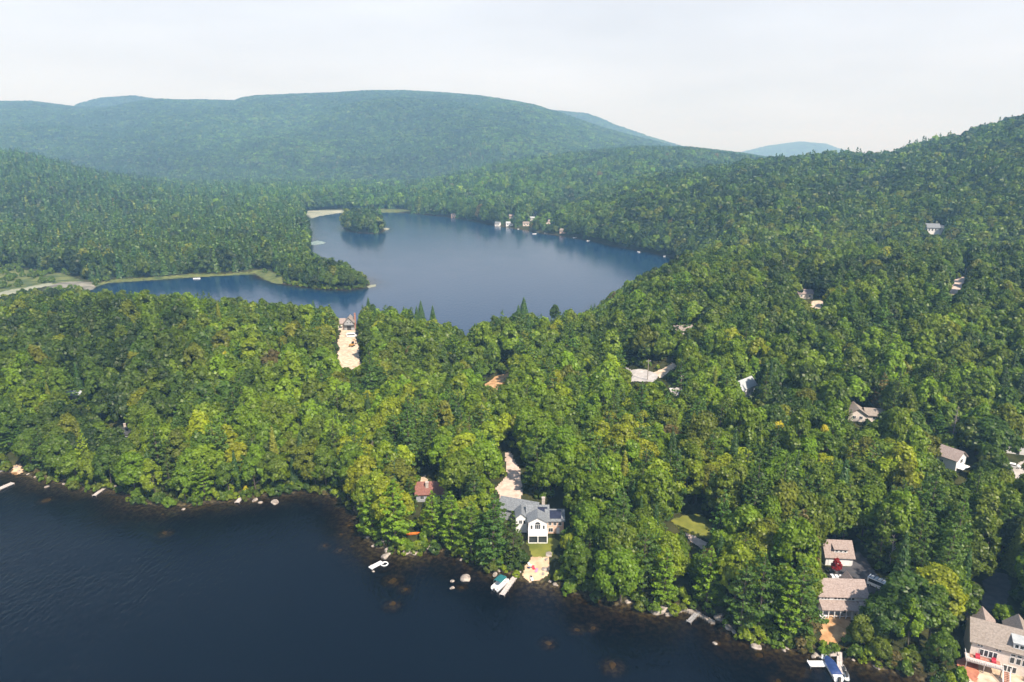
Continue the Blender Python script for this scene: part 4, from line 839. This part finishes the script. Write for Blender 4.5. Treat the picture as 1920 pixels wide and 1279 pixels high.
# ---------------- poles and stone landing
def pole(px, py, h_, label, yaw=20):
    p = root('utility_pole', px, py, yaw, label, 'utility pole', group='utility poles', view=[(px-3,py-h_*2.8),(px+3,py-h_*2.8),(px+3,py-2),(px-3,py-2)])
    MB().tube([(0,0,-.5),(0,0,h_)], [.2,.14], 8).build('pole', M['grey_bark'], p); MB().box(-1.3, 1.3, -.16, -.04, h_-1.0, h_-.85).build('crossarm', M['grey_bark'], p)
    for x in (-1.1, -.5, .5, 1.1): MB().tube([(x,-.1,h_-.85),(x,-.1,h_-.6)], .06, 6).build('insulator', M['white'], p)
pole(1214, 713, 10.5, 'tall pale utility pole standing on the gravel road bend'); pole(1276, 737, 9, 'utility pole beside the short piece of road in the wood', 40); pole(1807, 530, 10, 'utility pole by the sandy drive on the right hillside', -20)
lw = MB()
for (p0, p1) in (((1252,1151),(1282,1142)), ((1282,1142),(1308,1150)), ((1308,1150),(1340,1168))):
    a = Vector((*at_z(*p0, .4), 0)); b_ = Vector((*at_z(*p1, .4), 0)); n_ = int((b_-a).length/.7)+1
    for i in range(n_):
        c = a+(b_-a)*(i/n_); s = .45+.2*random.random(); lw.box(c.x-s, c.x+s, c.y-s*.7, c.y+s*.7, -.6, .45+.25*random.random())
o = lw.build('stone_wall', M['rock']); tag(o, 'low grey stone retaining wall along the water right of the beach', 'wall')

LANDMARKS = [('the solar-panelled lake house',1005,970),('the red-roofed cottage',805,918),('the tan-roofed dormer garage',1573,1035),('the long porch house',1585,1120),('the large cream house',1868,1190),('the gabled house on the right',1780,858),('the white house at the right edge',1902,845),
    ('the pale double-roofed house',1625,778),('the narrow white house',1405,727),('the pale roof near the upper lake',1285,620),('the half-built house',655,605),('the pale-roofed shed',140,742),('the grey-roofed cabin',224,815),('the hillside cabin',1510,555),
    ('the long wooden dock',958,1090),('the plank dock at the left shore',188,920),('the left-edge dock',8,905),('the tiny pink landing',448,936),('the short grey dock',1300,1155),('the blue covered boat',1560,1245),('the white raft',706,1060),('the enclosed lawn',1300,988),
    ('the road-bend utility pole',1214,690),('the gravel road bend',1200,705),('the gravel drive of the lake house',955,890),('the sandy plot',655,665),('the small ochre clearing',935,715),('the sunlit sandy slope',300,780),('the shaded asphalt drive',1862,1110),('the wooded island',682,420),('the peninsula tip',680,525),
    ('the left golden tree',428,692),('the wide golden tree',1447,838),('the narrow golden tree',1535,850),('the tall dead spruce',1786,790),('the bare white tree',1020,900),('the crimson maple',1566,1065),('the big round tree on the right',1858,820),('the yellow shore shrub',460,915),('the sandy drive on the hillside',1795,537)]
ORD = ['', 'second ', 'third ', 'fourth ', 'fifth ', 'sixth ', 'seventh ', 'eighth ', 'ninth ', 'tenth ', 'eleventh ', 'twelfth ', 'thirteenth ', 'fourteenth ', 'fifteenth ', 'sixteenth ', 'seventeenth ', 'eighteenth ', 'nineteenth ', 'twentieth ']
def autolabel(L_):
    """each item: px, py, look -> a label that counts outward from the nearest landmark"""
    bk = {}
    for t in L_:
        best = min(LANDMARKS, key=lambda q: (q[1]-t['px'])**2+((q[2]-t['py'])*1.3)**2); dx, dy = t['px']-best[1], t['py']-best[2]; t['d'] = math.hypot(dx, dy)
        rel = ('right of' if dx > 0 else 'left of') if abs(dx) > abs(dy)*1.1 else ('behind' if dy < 0 else 'in front of')
        bk.setdefault((t['look'], rel, best[0]), []).append(t)
    for (look, rel, lm), q in bk.items():
        q.sort(key=lambda t: t['d'])
        for i, t in enumerate(q): t['label'] = '%s %s %s' % (look, rel, lm) if len(q) == 1 else '%s%s %s %s' % (('nearest ' if i == 0 else (ORD[i].strip()+' nearest ' if i < 20 else '%dth nearest ' % (i+1))), look, rel, lm)
# ---------------- boulders
def rock_mesh(seed, flat=.6):
    import bmesh
    r = random.Random(seed); bm = bmesh.new(); bmesh.ops.create_icosphere(bm, subdivisions=3, radius=1)
    ax = [Vector((r.gauss(0,1), r.gauss(0,1), r.gauss(0,1))).normalized() for _ in range(9)]; cut = [r.uniform(.6, .92) for _ in ax]
    for v in bm.verts:
        for a, c in zip(ax, cut):
            d = v.co.dot(a)
            if d > c: v.co -= a*(d-c)*.97
        v.co *= 1+.06*r.random(); v.co.z *= flat
    me = bpy.data.meshes.new('boulder'); bm.to_mesh(me); bm.free(); return me
RM = [rock_mesh(i) for i in range(6)]; RMs = []
for i, me in enumerate(RM): me.materials.append(M['rock']); m2 = me.copy(); m2.materials[0] = M['algae_rock']; RMs.append(m2)
ROCKS = [(86,938,2.2,1,-.35),(88,913,.9,0,0),(120,908,.7,0,.1),(155,914,.5,0,0),(180,903,.8,0,.2),(214,912,1.0,0,.3),(515,943,1.5,0,.35),(478,938,1.3,0,.0),(488,943,1.0,0,-.1),(344,955,.7,0,0),(305,963,.6,1,-.1),(310,1000,1.5,1,-.55),
  (718,1017,1.4,0,.4),(729,1012,1.1,0,.3),(727,1032,1.5,0,.4),(722,1045,1.3,0,.2),(728,1040,1.0,0,.4),(763,1035,1.6,0,.3),(778,1039,1.6,0,.4),(765,1048,1.7,1,-.3),(803,1026,1.1,0,.2),(810,1021,.9,0,.3),(737,1087,2.2,1,-.25),(736,1135,1.5,1,-.7),
  (873,1086,1.6,0,.15),(928,1078,1.0,0,.2),(936,1070,.8,0,.3),(848,1090,.7,0,-.05),(848,1103,.8,0,-.1),(866,1100,.7,1,-.1),(865,1050,.6,0,.1),(1029,1040,1.4,0,.5),(1025,1050,1.0,0,.4),(1021,1068,1.1,0,.4),(1018,1076,.9,0,.3),(1042,1096,.9,0,.2),(1032,1090,.6,0,.2),(985,1078,.5,0,.2),
  (1112,1176,.9,1,-.1),(1178,1128,1.0,0,.5),(1225,1134,1.0,0,.4),(1234,1146,2.0,0,.4),(1246,1142,1.7,0,.4),(1222,1128,.7,0,.3),(1345,1160,1.3,0,.4),(1352,1154,1.0,0,.5),(1357,1164,1.1,0,.3),(1348,1152,.8,0,.6),(1365,1177,1.3,0,.3),(1376,1184,.9,0,.2),(1412,1187,.8,0,.2),(1418,1213,1.5,0,.0),(1424,1227,1.1,1,-.15),
  (1150,1250,1.8,1,-.5),(1345,1205,.9,1,-.2),(1340,1207,.7,0,-.1),(1472,1214,.6,0,.3),(1470,1220,.6,0,.2),(1476,1216,.5,0,.3),(667,950,.9,0,.3),(660,1024,.6,1,-.3),(638,1032,.9,1,-.5),(608,1024,.8,1,-.5),(640,1002,.7,1,-.4),(654,985,.8,1,-.3),(1028,1206,1.0,1,-.35),(1082,1180,.9,1,-.3),(1460,1276,1.1,1,-.3),
  (760,1105,.9,1,-.4),(698,1062,.7,0,-.1),(1325,1100-20,.01,0,0),(700,1072,.5,0,-.1),(1640,1250,.6,0,.2),(1648,1254,.5,0,.2),(1600,1238,.5,0,.3),(1548,1222,.8,0,.4),(1530,1228,.9,0,.3),(1540,1232,.8,0,.2),(1526,1232,.7,0,.2),(30,876,1.0,0,.5),(36,884,.8,0,.3),(52,889,.7,0,.2),(66,894,.6,0,.2),(700,1024,.8,0,.3),(690,1008,.7,0,.3)]
rl_ = []
for k, (a, c, s, al, z) in enumerate(ROCKS):
    if s < .1: continue
    p = G(a, c) if z > 0 else Vector((*at_z(a, c, z), 0)); zb_ = (max(p.z-.2, .0)+s*.12) if z > 0 else (-.14-s*.5 if al else -.05*s)
    o = link('boulder', (RMs if al else RM)[k % 6]); o.location = (p.x, p.y, zb_); o.rotation_euler = (random.uniform(-.2,.2), random.uniform(-.2,.2), random.uniform(0,6.3)); o.scale = (s, s*random.uniform(.65,.95), s*random.uniform(.7,1.0))
    rl_.append(dict(px=a, py=c, look=('yellowish sunken boulder' if al else ('pale granite boulder' if s >= 1 else 'small pale rock')), o=o))
autolabel(rl_)
for t in rl_: tag(t['o'], t['label'], 'rock', 'boulders along the near shore')


# ------------------------------------------------------------------ tree placing
PAL = {'dark': (.034,.064,.012), 'deep': (.060,.112,.014), 'mid': (.100,.165,.012), 'fresh': (.135,.225,.011), 'lime': (.215,.285,.012), 'olive': (.135,.175,.016),
       'pine': (.062,.125,.018), 'bluepine': (.044,.098,.024), 'yellow': (.58,.50,.02), 'rust': (.15,.12,.035), 'red': (.34,.012,.012), 'pale': (.22,.24,.10)}
placed = []     # dicts for every explicitly set tree
PROTO['bare'] = [(None, bare_mesh(3, 17, True), 17, 2.2), (None, bare_mesh(5, 13, False), 13, 3.5)]
def T(px, py, kind, h=None, tint='mid', wid=1.0, base=True, proto=None):
    p = G(px, py); placed.append(dict(x=p.x, y=p.y, z=p.z, kind=kind, h=h, tint=PAL[tint], tn=tint, wid=wid, proto=proto, forced=True)); return p
# explicitly set trees: (x px, y px of the foot), kind, height, tint, width factor
T(742,1020,'pine',22,'fresh',1.35); T(700,1006,'pine',17,'fresh',1.2); T(848,1030,'pine',20,'fresh',1.2); T(885,1046,'pine',19,'mid',1.25); T(926,1064,'pine',24,'pine',1.1); T(812,1012,'pine',17,'fresh',1.1)
T(905,1030,'broad',12,'mid',.9); T(770,965,'pine',14,'deep',1.0)
T(167,905,'pine',21,'lime',.8); T(118,893,'broad',17,'mid',.9); T(60,878,'broad',16,'mid',.9); T(85,886,'pine',19,'deep',.9); T(255,925,'broad',16,'fresh',1.0); T(290,936,'broad',15,'lime',.9); T(385,936,'pine',16,'fresh',1.0); T(350,942,'broad',14,'fresh',.9)
T(430,932,'broad',13,'mid',1.0); T(480,926,'broad',14,'fresh',1.0)
T(428,722,'broad',16,'yellow',.35); T(1447,862,'broad',16,'yellow',.75,proto=5); T(1535,880,'broad',17,'yellow',.6,proto=3); T(462,930,'broad',4,'yellow',.9)
T(1566,1078,'broad',5.5,'red',.85,proto=0); T(1247,1100,'broad',17,'lime',.95,proto=0); T(1245,1138,'pine',18,'fresh',1.0); T(1325,1140,'pine',19,'fresh',.95); T(1345,1130,'spruce',17,'deep',1.1); T(1420,1180,'pine',22,'deep',1.0)
T(1470,1196,'pine',20,'fresh',1.1); T(1850,864,'broad',18,'deep',1.3,proto=2); T(1492,1192,'pine',22,'deep',1.1); T(1500,1125,'pine',18,'deep',.9); T(1508,1062,'pine',18,'deep',.9)
T(982,604,'spruce',19,'pine',1.5); T(972,606,'spruce',14,'pine',1.4); T(790,606,'spruce',17,'pine',1.3); T(812,610,'spruce',15,'pine',1.2); T(782,608,'spruce',14,'pine',1.3); T(1098,622,'spruce',16,'dark',1.4); T(1040,606,'broad',14,'deep',.9); T(590,606,'spruce',17,'pine',1.6); T(692,596,'spruce',16,'pine',1.2)
T(1652,1196,'broad',12,'deep',1.1); T(1690,1190,'broad',17,'deep',1.2); T(1740,1210,'broad',16,'mid',1.1); T(1610,1212,'broad',9,'olive',.9)
T(1082,1094,'broad',14,'mid',1.0); T(1160,1126,'broad',17,'fresh',1.0); T(1140,1080,'broad',18,'mid',1.1); T(1100,1042,'broad',17,'fresh',1.0)
T(1222,640,'broad',15,'olive',.9)

T(1782,838,'bare',17,'pale',1.0,proto=0); T(1026,908,'bare',13,'pale',1.0,proto=1); T(1428,918,'bare',11,'pale',1.0,proto=1); T(1666,1072,'bare',12,'pale',.8,proto=1); T(1712,432,'bare',16,'pale',.8,proto=1); T(700,880,'bare',12,'pale',.8,proto=1)
T(1872,760,'spruce',18,'dark',1.3); T(1890,740,'spruce',19,'dark',1.3); T(1905,770,'spruce',18,'dark',1.3); T(1868,725,'broad',15,'dark',1.1)


xs = []; ys = []; sp = []
Y = 118.0
while Y < 13500:
    s = 5.7 if Y < 650 else (5.7+(Y-650)*.0052 if Y < 1500 else max(9.6, Y*.0042))
    lim = 1.2*Y if Y < 900 else .95*Y
    a = np.arange(-lim, lim, s); a = a + rng.uniform(-.42, .42, len(a))*s
    xs.append(a); ys.append(Y+rng.uniform(-.42, .42, len(a))*s); sp.append(np.full(len(a), s)); Y += s*.92
xs = np.concatenate(xs); ys = np.concatenate(ys); sp = np.concatenate(sp)
hz = H(xs, ys); ok = hz > .35
xs, ys, sp, hz = xs[ok], ys[ok], sp[ok], hz[ok]
# hidden far slopes (more than 60 m of air below the sight line) carry no trees
el = (ZZ+14-CAMZ)/YY; runmax = np.maximum.accumulate(el, axis=0)
ti = np.clip(np.searchsorted(ts, xs/ys), 0, len(ts)-1); yi = np.clip(np.searchsorted(Ys, ys)-1, 0, len(Ys)-1)
ok = (ys < 900) | (((hz+24-CAMZ)/ys) > runmax[np.maximum(yi-2, 0), ti]-30/ys)
xs, ys, sp, hz = xs[ok], ys[ok], sp[ok], hz[ok]
sh = shore(xs, ys); ok = (sh > 1.0) | ((sh > .2) & (ys < 500))
for wp, mg in CLEAR:
    P = np.array(wp); c = P.mean(0); rr = np.abs(P-c).max()+12
    near = (np.abs(xs-c[0]) < rr) & (np.abs(ys-c[1]) < rr); k = np.where(near)[0]
    if len(k): ok[k] &= inpoly(wp, xs[k], ys[k]) < -mg-1.2
for p in placed:
    ok &= (xs-p['x'])**2+(ys-p['y'])**2 > (p.get('keep', 3.6))**2
xs, ys, sp, hz, sh = xs[ok], ys[ok], sp[ok], hz[ok], sh[ok]
n = len(xs)
u1 = rng.random(n); u2 = rng.random(n); u3 = rng.random(n)
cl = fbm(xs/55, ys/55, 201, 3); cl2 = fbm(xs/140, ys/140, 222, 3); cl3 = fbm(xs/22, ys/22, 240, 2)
px_, py_, _ = proj(xs, ys, hz+10)
con = .30+.45*cl+.25*cl2
con = np.where((px_ < 600) & (ys > 520) & (ys < 1700), .62+.3*cl, con)       # the pine wood left of the upper lake
con = np.where((px_ > 1000) & (ys > 520) & (ys < 2200), .10+.4*cl, con)
con = np.where((sh < 14) & (ys < 500), .36+.3*cl, con)
con = np.where(ys > 2200, .40+.8*cl2, con)
isc = u1 < con
kindi = np.where(isc, np.where(u2 < .72, 3, 4), 0)    # 0 broad, 3 pine, 4 spruce
scale = (.68+.44*u3**1.5)*np.where(sh < 9, .88, 1.0)*np.where(isc, .86, 1.0)
scale = np.where(ys < 235, scale*1.16, scale); scale = np.where(ys > 650, 1.2*(sp/7.2)**.85*(.8+.45*u3), scale)
scale = np.where(ys > 2200, (sp/8.6)*(.8+.5*u3), scale)
zs = np.where(ys > 2200, np.minimum(scale, 1.15+.25*u3)*.95, scale*(.84+.46*rng.random(n)))
# tints
pal_b = np.array([PAL[k] for k in ('deep','mid','fresh','lime','olive','dark')]); pal_c = np.array([PAL[k] for k in ('pine','bluepine','deep','olive')])
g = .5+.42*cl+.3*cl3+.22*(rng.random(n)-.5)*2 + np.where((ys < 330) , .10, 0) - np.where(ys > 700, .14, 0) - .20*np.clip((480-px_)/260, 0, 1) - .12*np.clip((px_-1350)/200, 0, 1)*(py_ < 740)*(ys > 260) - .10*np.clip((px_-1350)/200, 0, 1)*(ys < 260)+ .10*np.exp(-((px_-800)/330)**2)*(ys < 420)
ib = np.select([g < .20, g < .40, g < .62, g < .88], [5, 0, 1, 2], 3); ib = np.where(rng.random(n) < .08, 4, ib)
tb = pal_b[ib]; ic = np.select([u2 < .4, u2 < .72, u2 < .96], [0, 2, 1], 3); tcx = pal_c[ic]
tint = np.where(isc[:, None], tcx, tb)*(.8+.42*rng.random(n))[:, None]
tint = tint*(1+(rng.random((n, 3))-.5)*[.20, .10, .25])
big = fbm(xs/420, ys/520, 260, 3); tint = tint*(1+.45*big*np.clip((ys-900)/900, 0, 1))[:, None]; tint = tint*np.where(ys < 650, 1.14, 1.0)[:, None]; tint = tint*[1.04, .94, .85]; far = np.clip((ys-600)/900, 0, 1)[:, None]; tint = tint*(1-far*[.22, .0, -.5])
rr_ = rng.random(n); tint[rr_ < .002] = PAL['rust']
# view lanes over the features
H0 = np.where(kindi == 3, 22.0, np.where(kindi == 4, 18.5, 16.0))*zs; R0 = np.where(kindi == 3, 4.6, np.where(kindi == 4, 2.8, 5.2))*scale
def blocked(x, y, z, h, r):
    bad = np.zeros(len(x), bool)
    for poly, Yf in VIEW:
        c = np.where(y < Yf+6)[0]
        if not len(c): continue
        b = np.zeros(len(c), bool)
        for fz, fr in ((.98, 0), (.88, -.35), (.88, .35), (.75, -.7), (.75, .7), (.75, 0), (.6, -.95), (.6, .95), (.42, -1.05), (.42, 1.05), (.5, -.5), (.5, .5), (.25, -.9), (.25, .9), (.2, 0), (.08, 0)):
            a, q, _ = proj(x[c]+fr*r[c], y[c], z[c]+fz*h[c]); b |= inpoly(poly, a, q) > 0
        bad[c] |= b
    return bad
def shading(x, y, h):
    bad = np.zeros(len(x), bool); L_ = h/math.tan(SUN_EL); sx, sy = math.sin(SUN_AZ), math.cos(SUN_AZ)
    for wp in SUNNY:
        P = np.array(wp); c0 = P.mean(0); c = np.where(np.hypot(x-c0[0], y-c0[1]) < np.abs(P-c0).max()+34)[0]
        for f_ in (.35, .6, .85): bad[c] |= inpoly(wp, x[c]-sx*L_[c]*f_, y[c]-sy*L_[c]*f_) > .8
    return bad
nearm = ys < 1300
bl = np.zeros(n, bool); kk = np.where(nearm)[0]; bl[kk] = blocked(xs[kk], ys[kk], hz[kk], H0[kk], R0[kk])
sh2_ = np.zeros(n, bool); sh2_[kk] = shading(xs[kk], ys[kk], H0[kk]) & (rng.random(len(kk)) < .7); bl |= sh2_
b2 = np.zeros(n, bool); kk = np.where(bl)[0]                # a low young tree instead, if even that stays clear
if len(kk):
    b2[kk] = blocked(xs[kk], ys[kk], hz[kk], H0[kk]*.45, R0[kk]*.5)
    sel = kk[~b2[kk]]; scale[sel] *= .5; zs[sel] *= .45
ok = ~b2
xs, ys, sp, hz, sh, kindi, scale, zs, tint, px_, py_, H0, R0, ib, ic, isc = [a[ok] for a in (xs, ys, sp, hz, sh, kindi, scale, zs, tint, px_, py_, H0, R0, ib, ic, isc)]
n = len(xs); rot = rng.random(n)*6.283

# individuals: those that show largest
bx, by, bd = proj(xs, ys, hz+8); inframe = (bx > -40) & (bx < 1960) & (by > 300) & (by < 1330)
app = R0*F/bd*np.where(inframe, 1, 0)*(H0 > 9)
app = app*np.where(sh < 15, 1.15, 1.0)
names_b = ('deep green','mid green','bright green','lime green','olive green','dark green'); names_c = ('pine green','mid green','bluish green','olive green')
NB, NC = 300-46, 300-24
selb = [i for i in np.argsort(-np.where(kindi == 0, app, 0))[:NB]]; selp = [i for i in np.argsort(-np.where(kindi == 3, app, 0))[:190]]; sels = [i for i in np.argsort(-np.where(kindi == 4, app, 0))[:100]]
trees = []
for kset, kn in ((selb, 'broad'), (selp, 'pine'), (sels, 'spruce')):
    for i in kset:
        if app[i] <= 0: continue
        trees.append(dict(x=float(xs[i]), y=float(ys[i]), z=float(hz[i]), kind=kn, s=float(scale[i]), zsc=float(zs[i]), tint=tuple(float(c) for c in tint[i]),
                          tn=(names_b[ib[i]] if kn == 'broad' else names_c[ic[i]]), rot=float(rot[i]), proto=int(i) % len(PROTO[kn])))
for p in placed:
    pr = PROTO[p['kind']]; k = p['proto'] if p['proto'] is not None else int(abs(p['x']*7)) % len(pr); s = (p['h'] or pr[k][2])/pr[k][2]
    trees.append(dict(p, s=s*p['wid'], zsc=s, rot=(p['x']*13) % 6.28, proto=k, tn={'mid':'mid green','fresh':'bright green','lime':'lime green','olive':'olive green','dark':'dark green','deep':'deep green','pine':'pine green','bluepine':'bluish green','yellow':'golden yellow','red':'crimson red','rust':'rusty brown','pale':'pale green'}[p['tn']]))
KN = {'broad': ('broadleaf_tree', 'tree', 'broadleaf tree', 'broadleaf trees of the wood'), 'pine': ('pine_tree', 'tree', 'tiered pine', 'pines of the wood'), 'spruce': ('spruce_tree', 'tree', 'narrow spruce', 'spruces of the wood'), 'bare': ('bare_tree', 'tree', 'leafless dead tree', 'bare trees standing in the wood')}
for t in trees:
    pr = PROTO[t['kind']][t['proto']]; t['px'], t['py'], _ = proj(t['x'], t['y'], t['z']+pr[2]*t['zsc']*.6); t['look'] = (t['tn']+' ' if t['kind'] != 'bare' else 'grey ')+KN[t['kind']][2]
autolabel(trees)
for t in trees:
    nm, cat, _, grp = KN[t['kind']]; cm, tm, h, rx = PROTO[t['kind']][t['proto']]
    e_ = empty(nm, (t['x'], t['y'], t['z']-.1), t['rot'], (t['s'], t['s'], t['zsc'])); tag(e_, t['label'], cat, grp)
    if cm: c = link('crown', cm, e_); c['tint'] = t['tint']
    link('trunk' if cm else 'branches', tm, e_)
used = np.zeros(n, bool); used[[*selb, *selp, *sels]] = True
mask = ~used & (app*0 == 0)

# the rest of the wood: one object, points carrying its own prototypes
xs, ys, hz, kindi, scale, zs, tint, rot = [a[mask] for a in (xs, ys, hz, kindi, scale, zs, tint, rot)]
n = len(xs); v3 = rng.integers(0, 3, n); v2 = rng.integers(0, 2, n)
near_l = ys < 620; mid_l = (ys >= 620) & (ys < 2200)
pid = np.where(near_l, np.where(kindi == 0, v3, kindi), np.where(mid_l, np.where(kindi == 0, 5+v2, 7), np.where(kindi == 0, 8+v2, 10)))
def stuff_obj(name, label, protos, conif, xs, ys, hz, pid, scl, rot, tint):
    '''one object: prototype geometry plus one point per plant; geometry nodes put the prototypes on the points'''
    n = len(xs); Vp = []; Fp = []; lvp = []; pidp = []; mip = []; off = 0
    for k, g in enumerate(protos):
        Vp.append(g[0]); Fp.append(g[1]+off); off += len(g[0]); lvp.append(g[2]); pidp.append(np.full(len(g[0]), k)); mip.append(np.full(len(g[1]), 1 if k in conif else 0))
    Vp = np.concatenate(Vp); Fp = np.concatenate(Fp); m0 = len(Vp); z3 = np.zeros((m0, 3))
    Vall = np.concatenate([Vp, np.stack([xs, ys, hz], 1)]); pall = np.concatenate([np.concatenate(pidp), pid+100]).astype(np.int32)
    me = mesh_np(name, Vall, Fp, [M['leaf'], M['needle']], {'lv': ('FLOAT','POINT', np.concatenate([np.concatenate(lvp), np.zeros(n)]).astype(np.float32)),
        'pid': ('INT','POINT', pall), 'scl': ('FLOAT_VECTOR','POINT', np.concatenate([z3, scl]).astype(np.float32)),
        'rotz': ('FLOAT','POINT', np.concatenate([np.zeros(m0), rot]).astype(np.float32)), 'tint': ('FLOAT_VECTOR','POINT', np.concatenate([z3, tint]).astype(np.float32))}, mi=np.concatenate(mip))
    ob = link(name, me); tag(ob, label, name.replace('_', ' '), kind='stuff')
    ng = bpy.data.node_groups.new(name, 'GeometryNodeTree'); ng.interface.new_socket('Geometry', in_out='INPUT', socket_type='NodeSocketGeometry'); ng.interface.new_socket('Geometry', in_out='OUTPUT', socket_type='NodeSocketGeometry')
    gi = ng.nodes.new('NodeGroupInput'); go = ng.nodes.new('NodeGroupOutput'); join = ng.nodes.new('GeometryNodeJoinGeometry')
    def at_(ty, nm): a = ng.nodes.new('GeometryNodeInputNamedAttribute'); a.data_type = ty; a.inputs[0].default_value = nm; return a
    pa = at_('INT', 'pid'); sa = at_('FLOAT_VECTOR', 'scl'); ra_ = at_('FLOAT', 'rotz')
    cx = ng.nodes.new('ShaderNodeCombineXYZ'); ng.links.new(ra_.outputs[0], cx.inputs[2])
    for k in range(len(protos)):
        def part_(v):
            c = ng.nodes.new('FunctionNodeCompare'); c.data_type = 'INT'; c.operation = 'EQUAL'; ng.links.new(pa.outputs[0], c.inputs[2]); c.inputs[3].default_value = v
            s_ = ng.nodes.new('GeometryNodeSeparateGeometry'); s_.domain = 'POINT'; ng.links.new(gi.outputs[0], s_.inputs[0]); ng.links.new(c.outputs[0], s_.inputs[1]); return s_
        pro = part_(k); pts = part_(100+k)
        rm = ng.nodes.new('GeometryNodeRemoveAttribute'); rm.inputs['Name'].default_value = 'tint'; ng.links.new(pro.outputs[0], rm.inputs[0])
        ins = ng.nodes.new('GeometryNodeInstanceOnPoints'); ng.links.new(pts.outputs[0], ins.inputs[0]); ng.links.new(rm.outputs[0], ins.inputs[2])
        ng.links.new(cx.outputs[0], ins.inputs[5]); ng.links.new(sa.outputs[0], ins.inputs[6]); ng.links.new(ins.outputs[0], join.inputs[0])
    ng.links.new(join.outputs[0], go.inputs[0]); md = ob.modifiers.new(name, 'NODES'); md.node_group = ng
    return ob
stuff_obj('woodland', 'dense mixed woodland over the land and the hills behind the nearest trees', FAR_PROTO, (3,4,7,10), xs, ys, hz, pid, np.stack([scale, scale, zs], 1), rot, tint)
print('TREES', len(trees), 'woodland points', n)

# shrubs: thick along the water's edge, scattered under the trees
gx, gy = [], []
Y = 120.0
while Y < 640:
    a = np.arange(-1.0*Y, 1.0*Y, 2.3); gx.append(a+rng.uniform(-1.1, 1.1, len(a))); gy.append(Y+rng.uniform(-1.1, 1.1, len(a))); Y += 2.2
gx = np.concatenate(gx); gy = np.concatenate(gy); s_h = shore(gx, gy)
mx_ = rng.uniform(-560, -120, 5200); my_ = rng.uniform(470, 760, 5200); mpx, mpy, _ = proj(mx_, my_, np.full(5200, .5)); kk_ = (mpx < 540) & (mpy > 505) & (mpy < 560) & (shore(mx_, my_) > 1) & (fbm(mx_/25, my_/25, 300, 2)+.25*rng.normal(0, 1, 5200) > .22)
ok = ((s_h > -1.0) & (s_h < 5.0)) | ((s_h > 4.5) & (rng.random(len(gx)) < .16) & (gy < 520))
gx, gy, s_h = gx[ok], gy[ok], s_h[ok]; ok = np.ones(len(gx), bool)
for wp, mg in CLEAR:
    P = np.array(wp); c = P.mean(0); rr = np.abs(P-c).max()+6; k = np.where((np.abs(gx-c[0]) < rr) & (np.abs(gy-c[1]) < rr))[0]
    if len(k): ok[k] &= inpoly(wp, gx[k], gy[k]) < -.9
gz = np.maximum(H(gx, gy), 0); gs = (.13+.17*rng.random(len(gx)))*np.where(s_h < 4.5, 1.0, 1.25); m_ = len(gx)
ok &= ~blocked(gx, gy, gz, gs*11, gs*4)
for bpx, bpy_ in [(t['px'], t['py']) for t in rl_]:
    a, b_, _ = proj(gx, gy, gz); ok &= ~((np.abs(a-bpx) < 6) & (b_-bpy_ < 16) & (b_-bpy_ > -3) & (rng.random(m_) < .75))
tg = np.array([PAL[k] for k in ('mid','fresh','deep','olive','lime')])[rng.integers(0, 5, m_)]*(.75+.4*rng.random(m_))[:, None]; tg[rng.random(m_) < .04] = PAL['rust']
gx_n = None
gx, gy, gz, gs, tg = [a[ok] for a in (gx, gy, gz, gs, tg)]
gx = np.concatenate([gx, mx_[kk_]]); gy = np.concatenate([gy, my_[kk_]]); gz = np.concatenate([gz, H(mx_[kk_], my_[kk_])]); gs = np.concatenate([gs, rng.uniform(.25, .5, kk_.sum())]); tg = np.concatenate([tg, np.tile(PAL['mid'], (kk_.sum(), 1))*rng.uniform(.8, 1.3, kk_.sum())[:, None]])
stuff_obj('undergrowth', 'low leafy shrubs along the water edge and under the trees', [broad(81, 420, 1.9, 16, 5, 11, 0, 2.2), broad(82, 420, 1.9, 12, 6, 9, 0, 2.4)], (), gx, gy, gz-.1, rng.integers(0, 2, len(gx)), np.stack([gs, gs, gs*1.05], 1), rng.random(len(gx))*6.28, tg)

# ------------------------------------------------------------------ haze: one closed box of even, pale blue air
m, nt, b, out = newmat('haze_air'); nt.nodes.remove(b)
pv = nt.nodes.new('ShaderNodeVolumePrincipled'); pv.inputs['Color'].default_value = (*HAZE_COLOR, 1); pv.inputs['Density'].default_value = HAZE_DENSITY
pv.inputs['Absorption Color'].default_value = (1, 1, 1, 1) if 'Absorption Color' in pv.inputs else None
nt.links.new(pv.outputs[0], out.inputs['Volume'])
hb = MB().box(-24000, 24000, -600, 16000, -12, float(max(ZZ.max()+40, 160)))
hz_ = hb.build('haze', m); tag(hz_, 'thin pale blue summer haze between the hills', 'haze', kind='stuff')
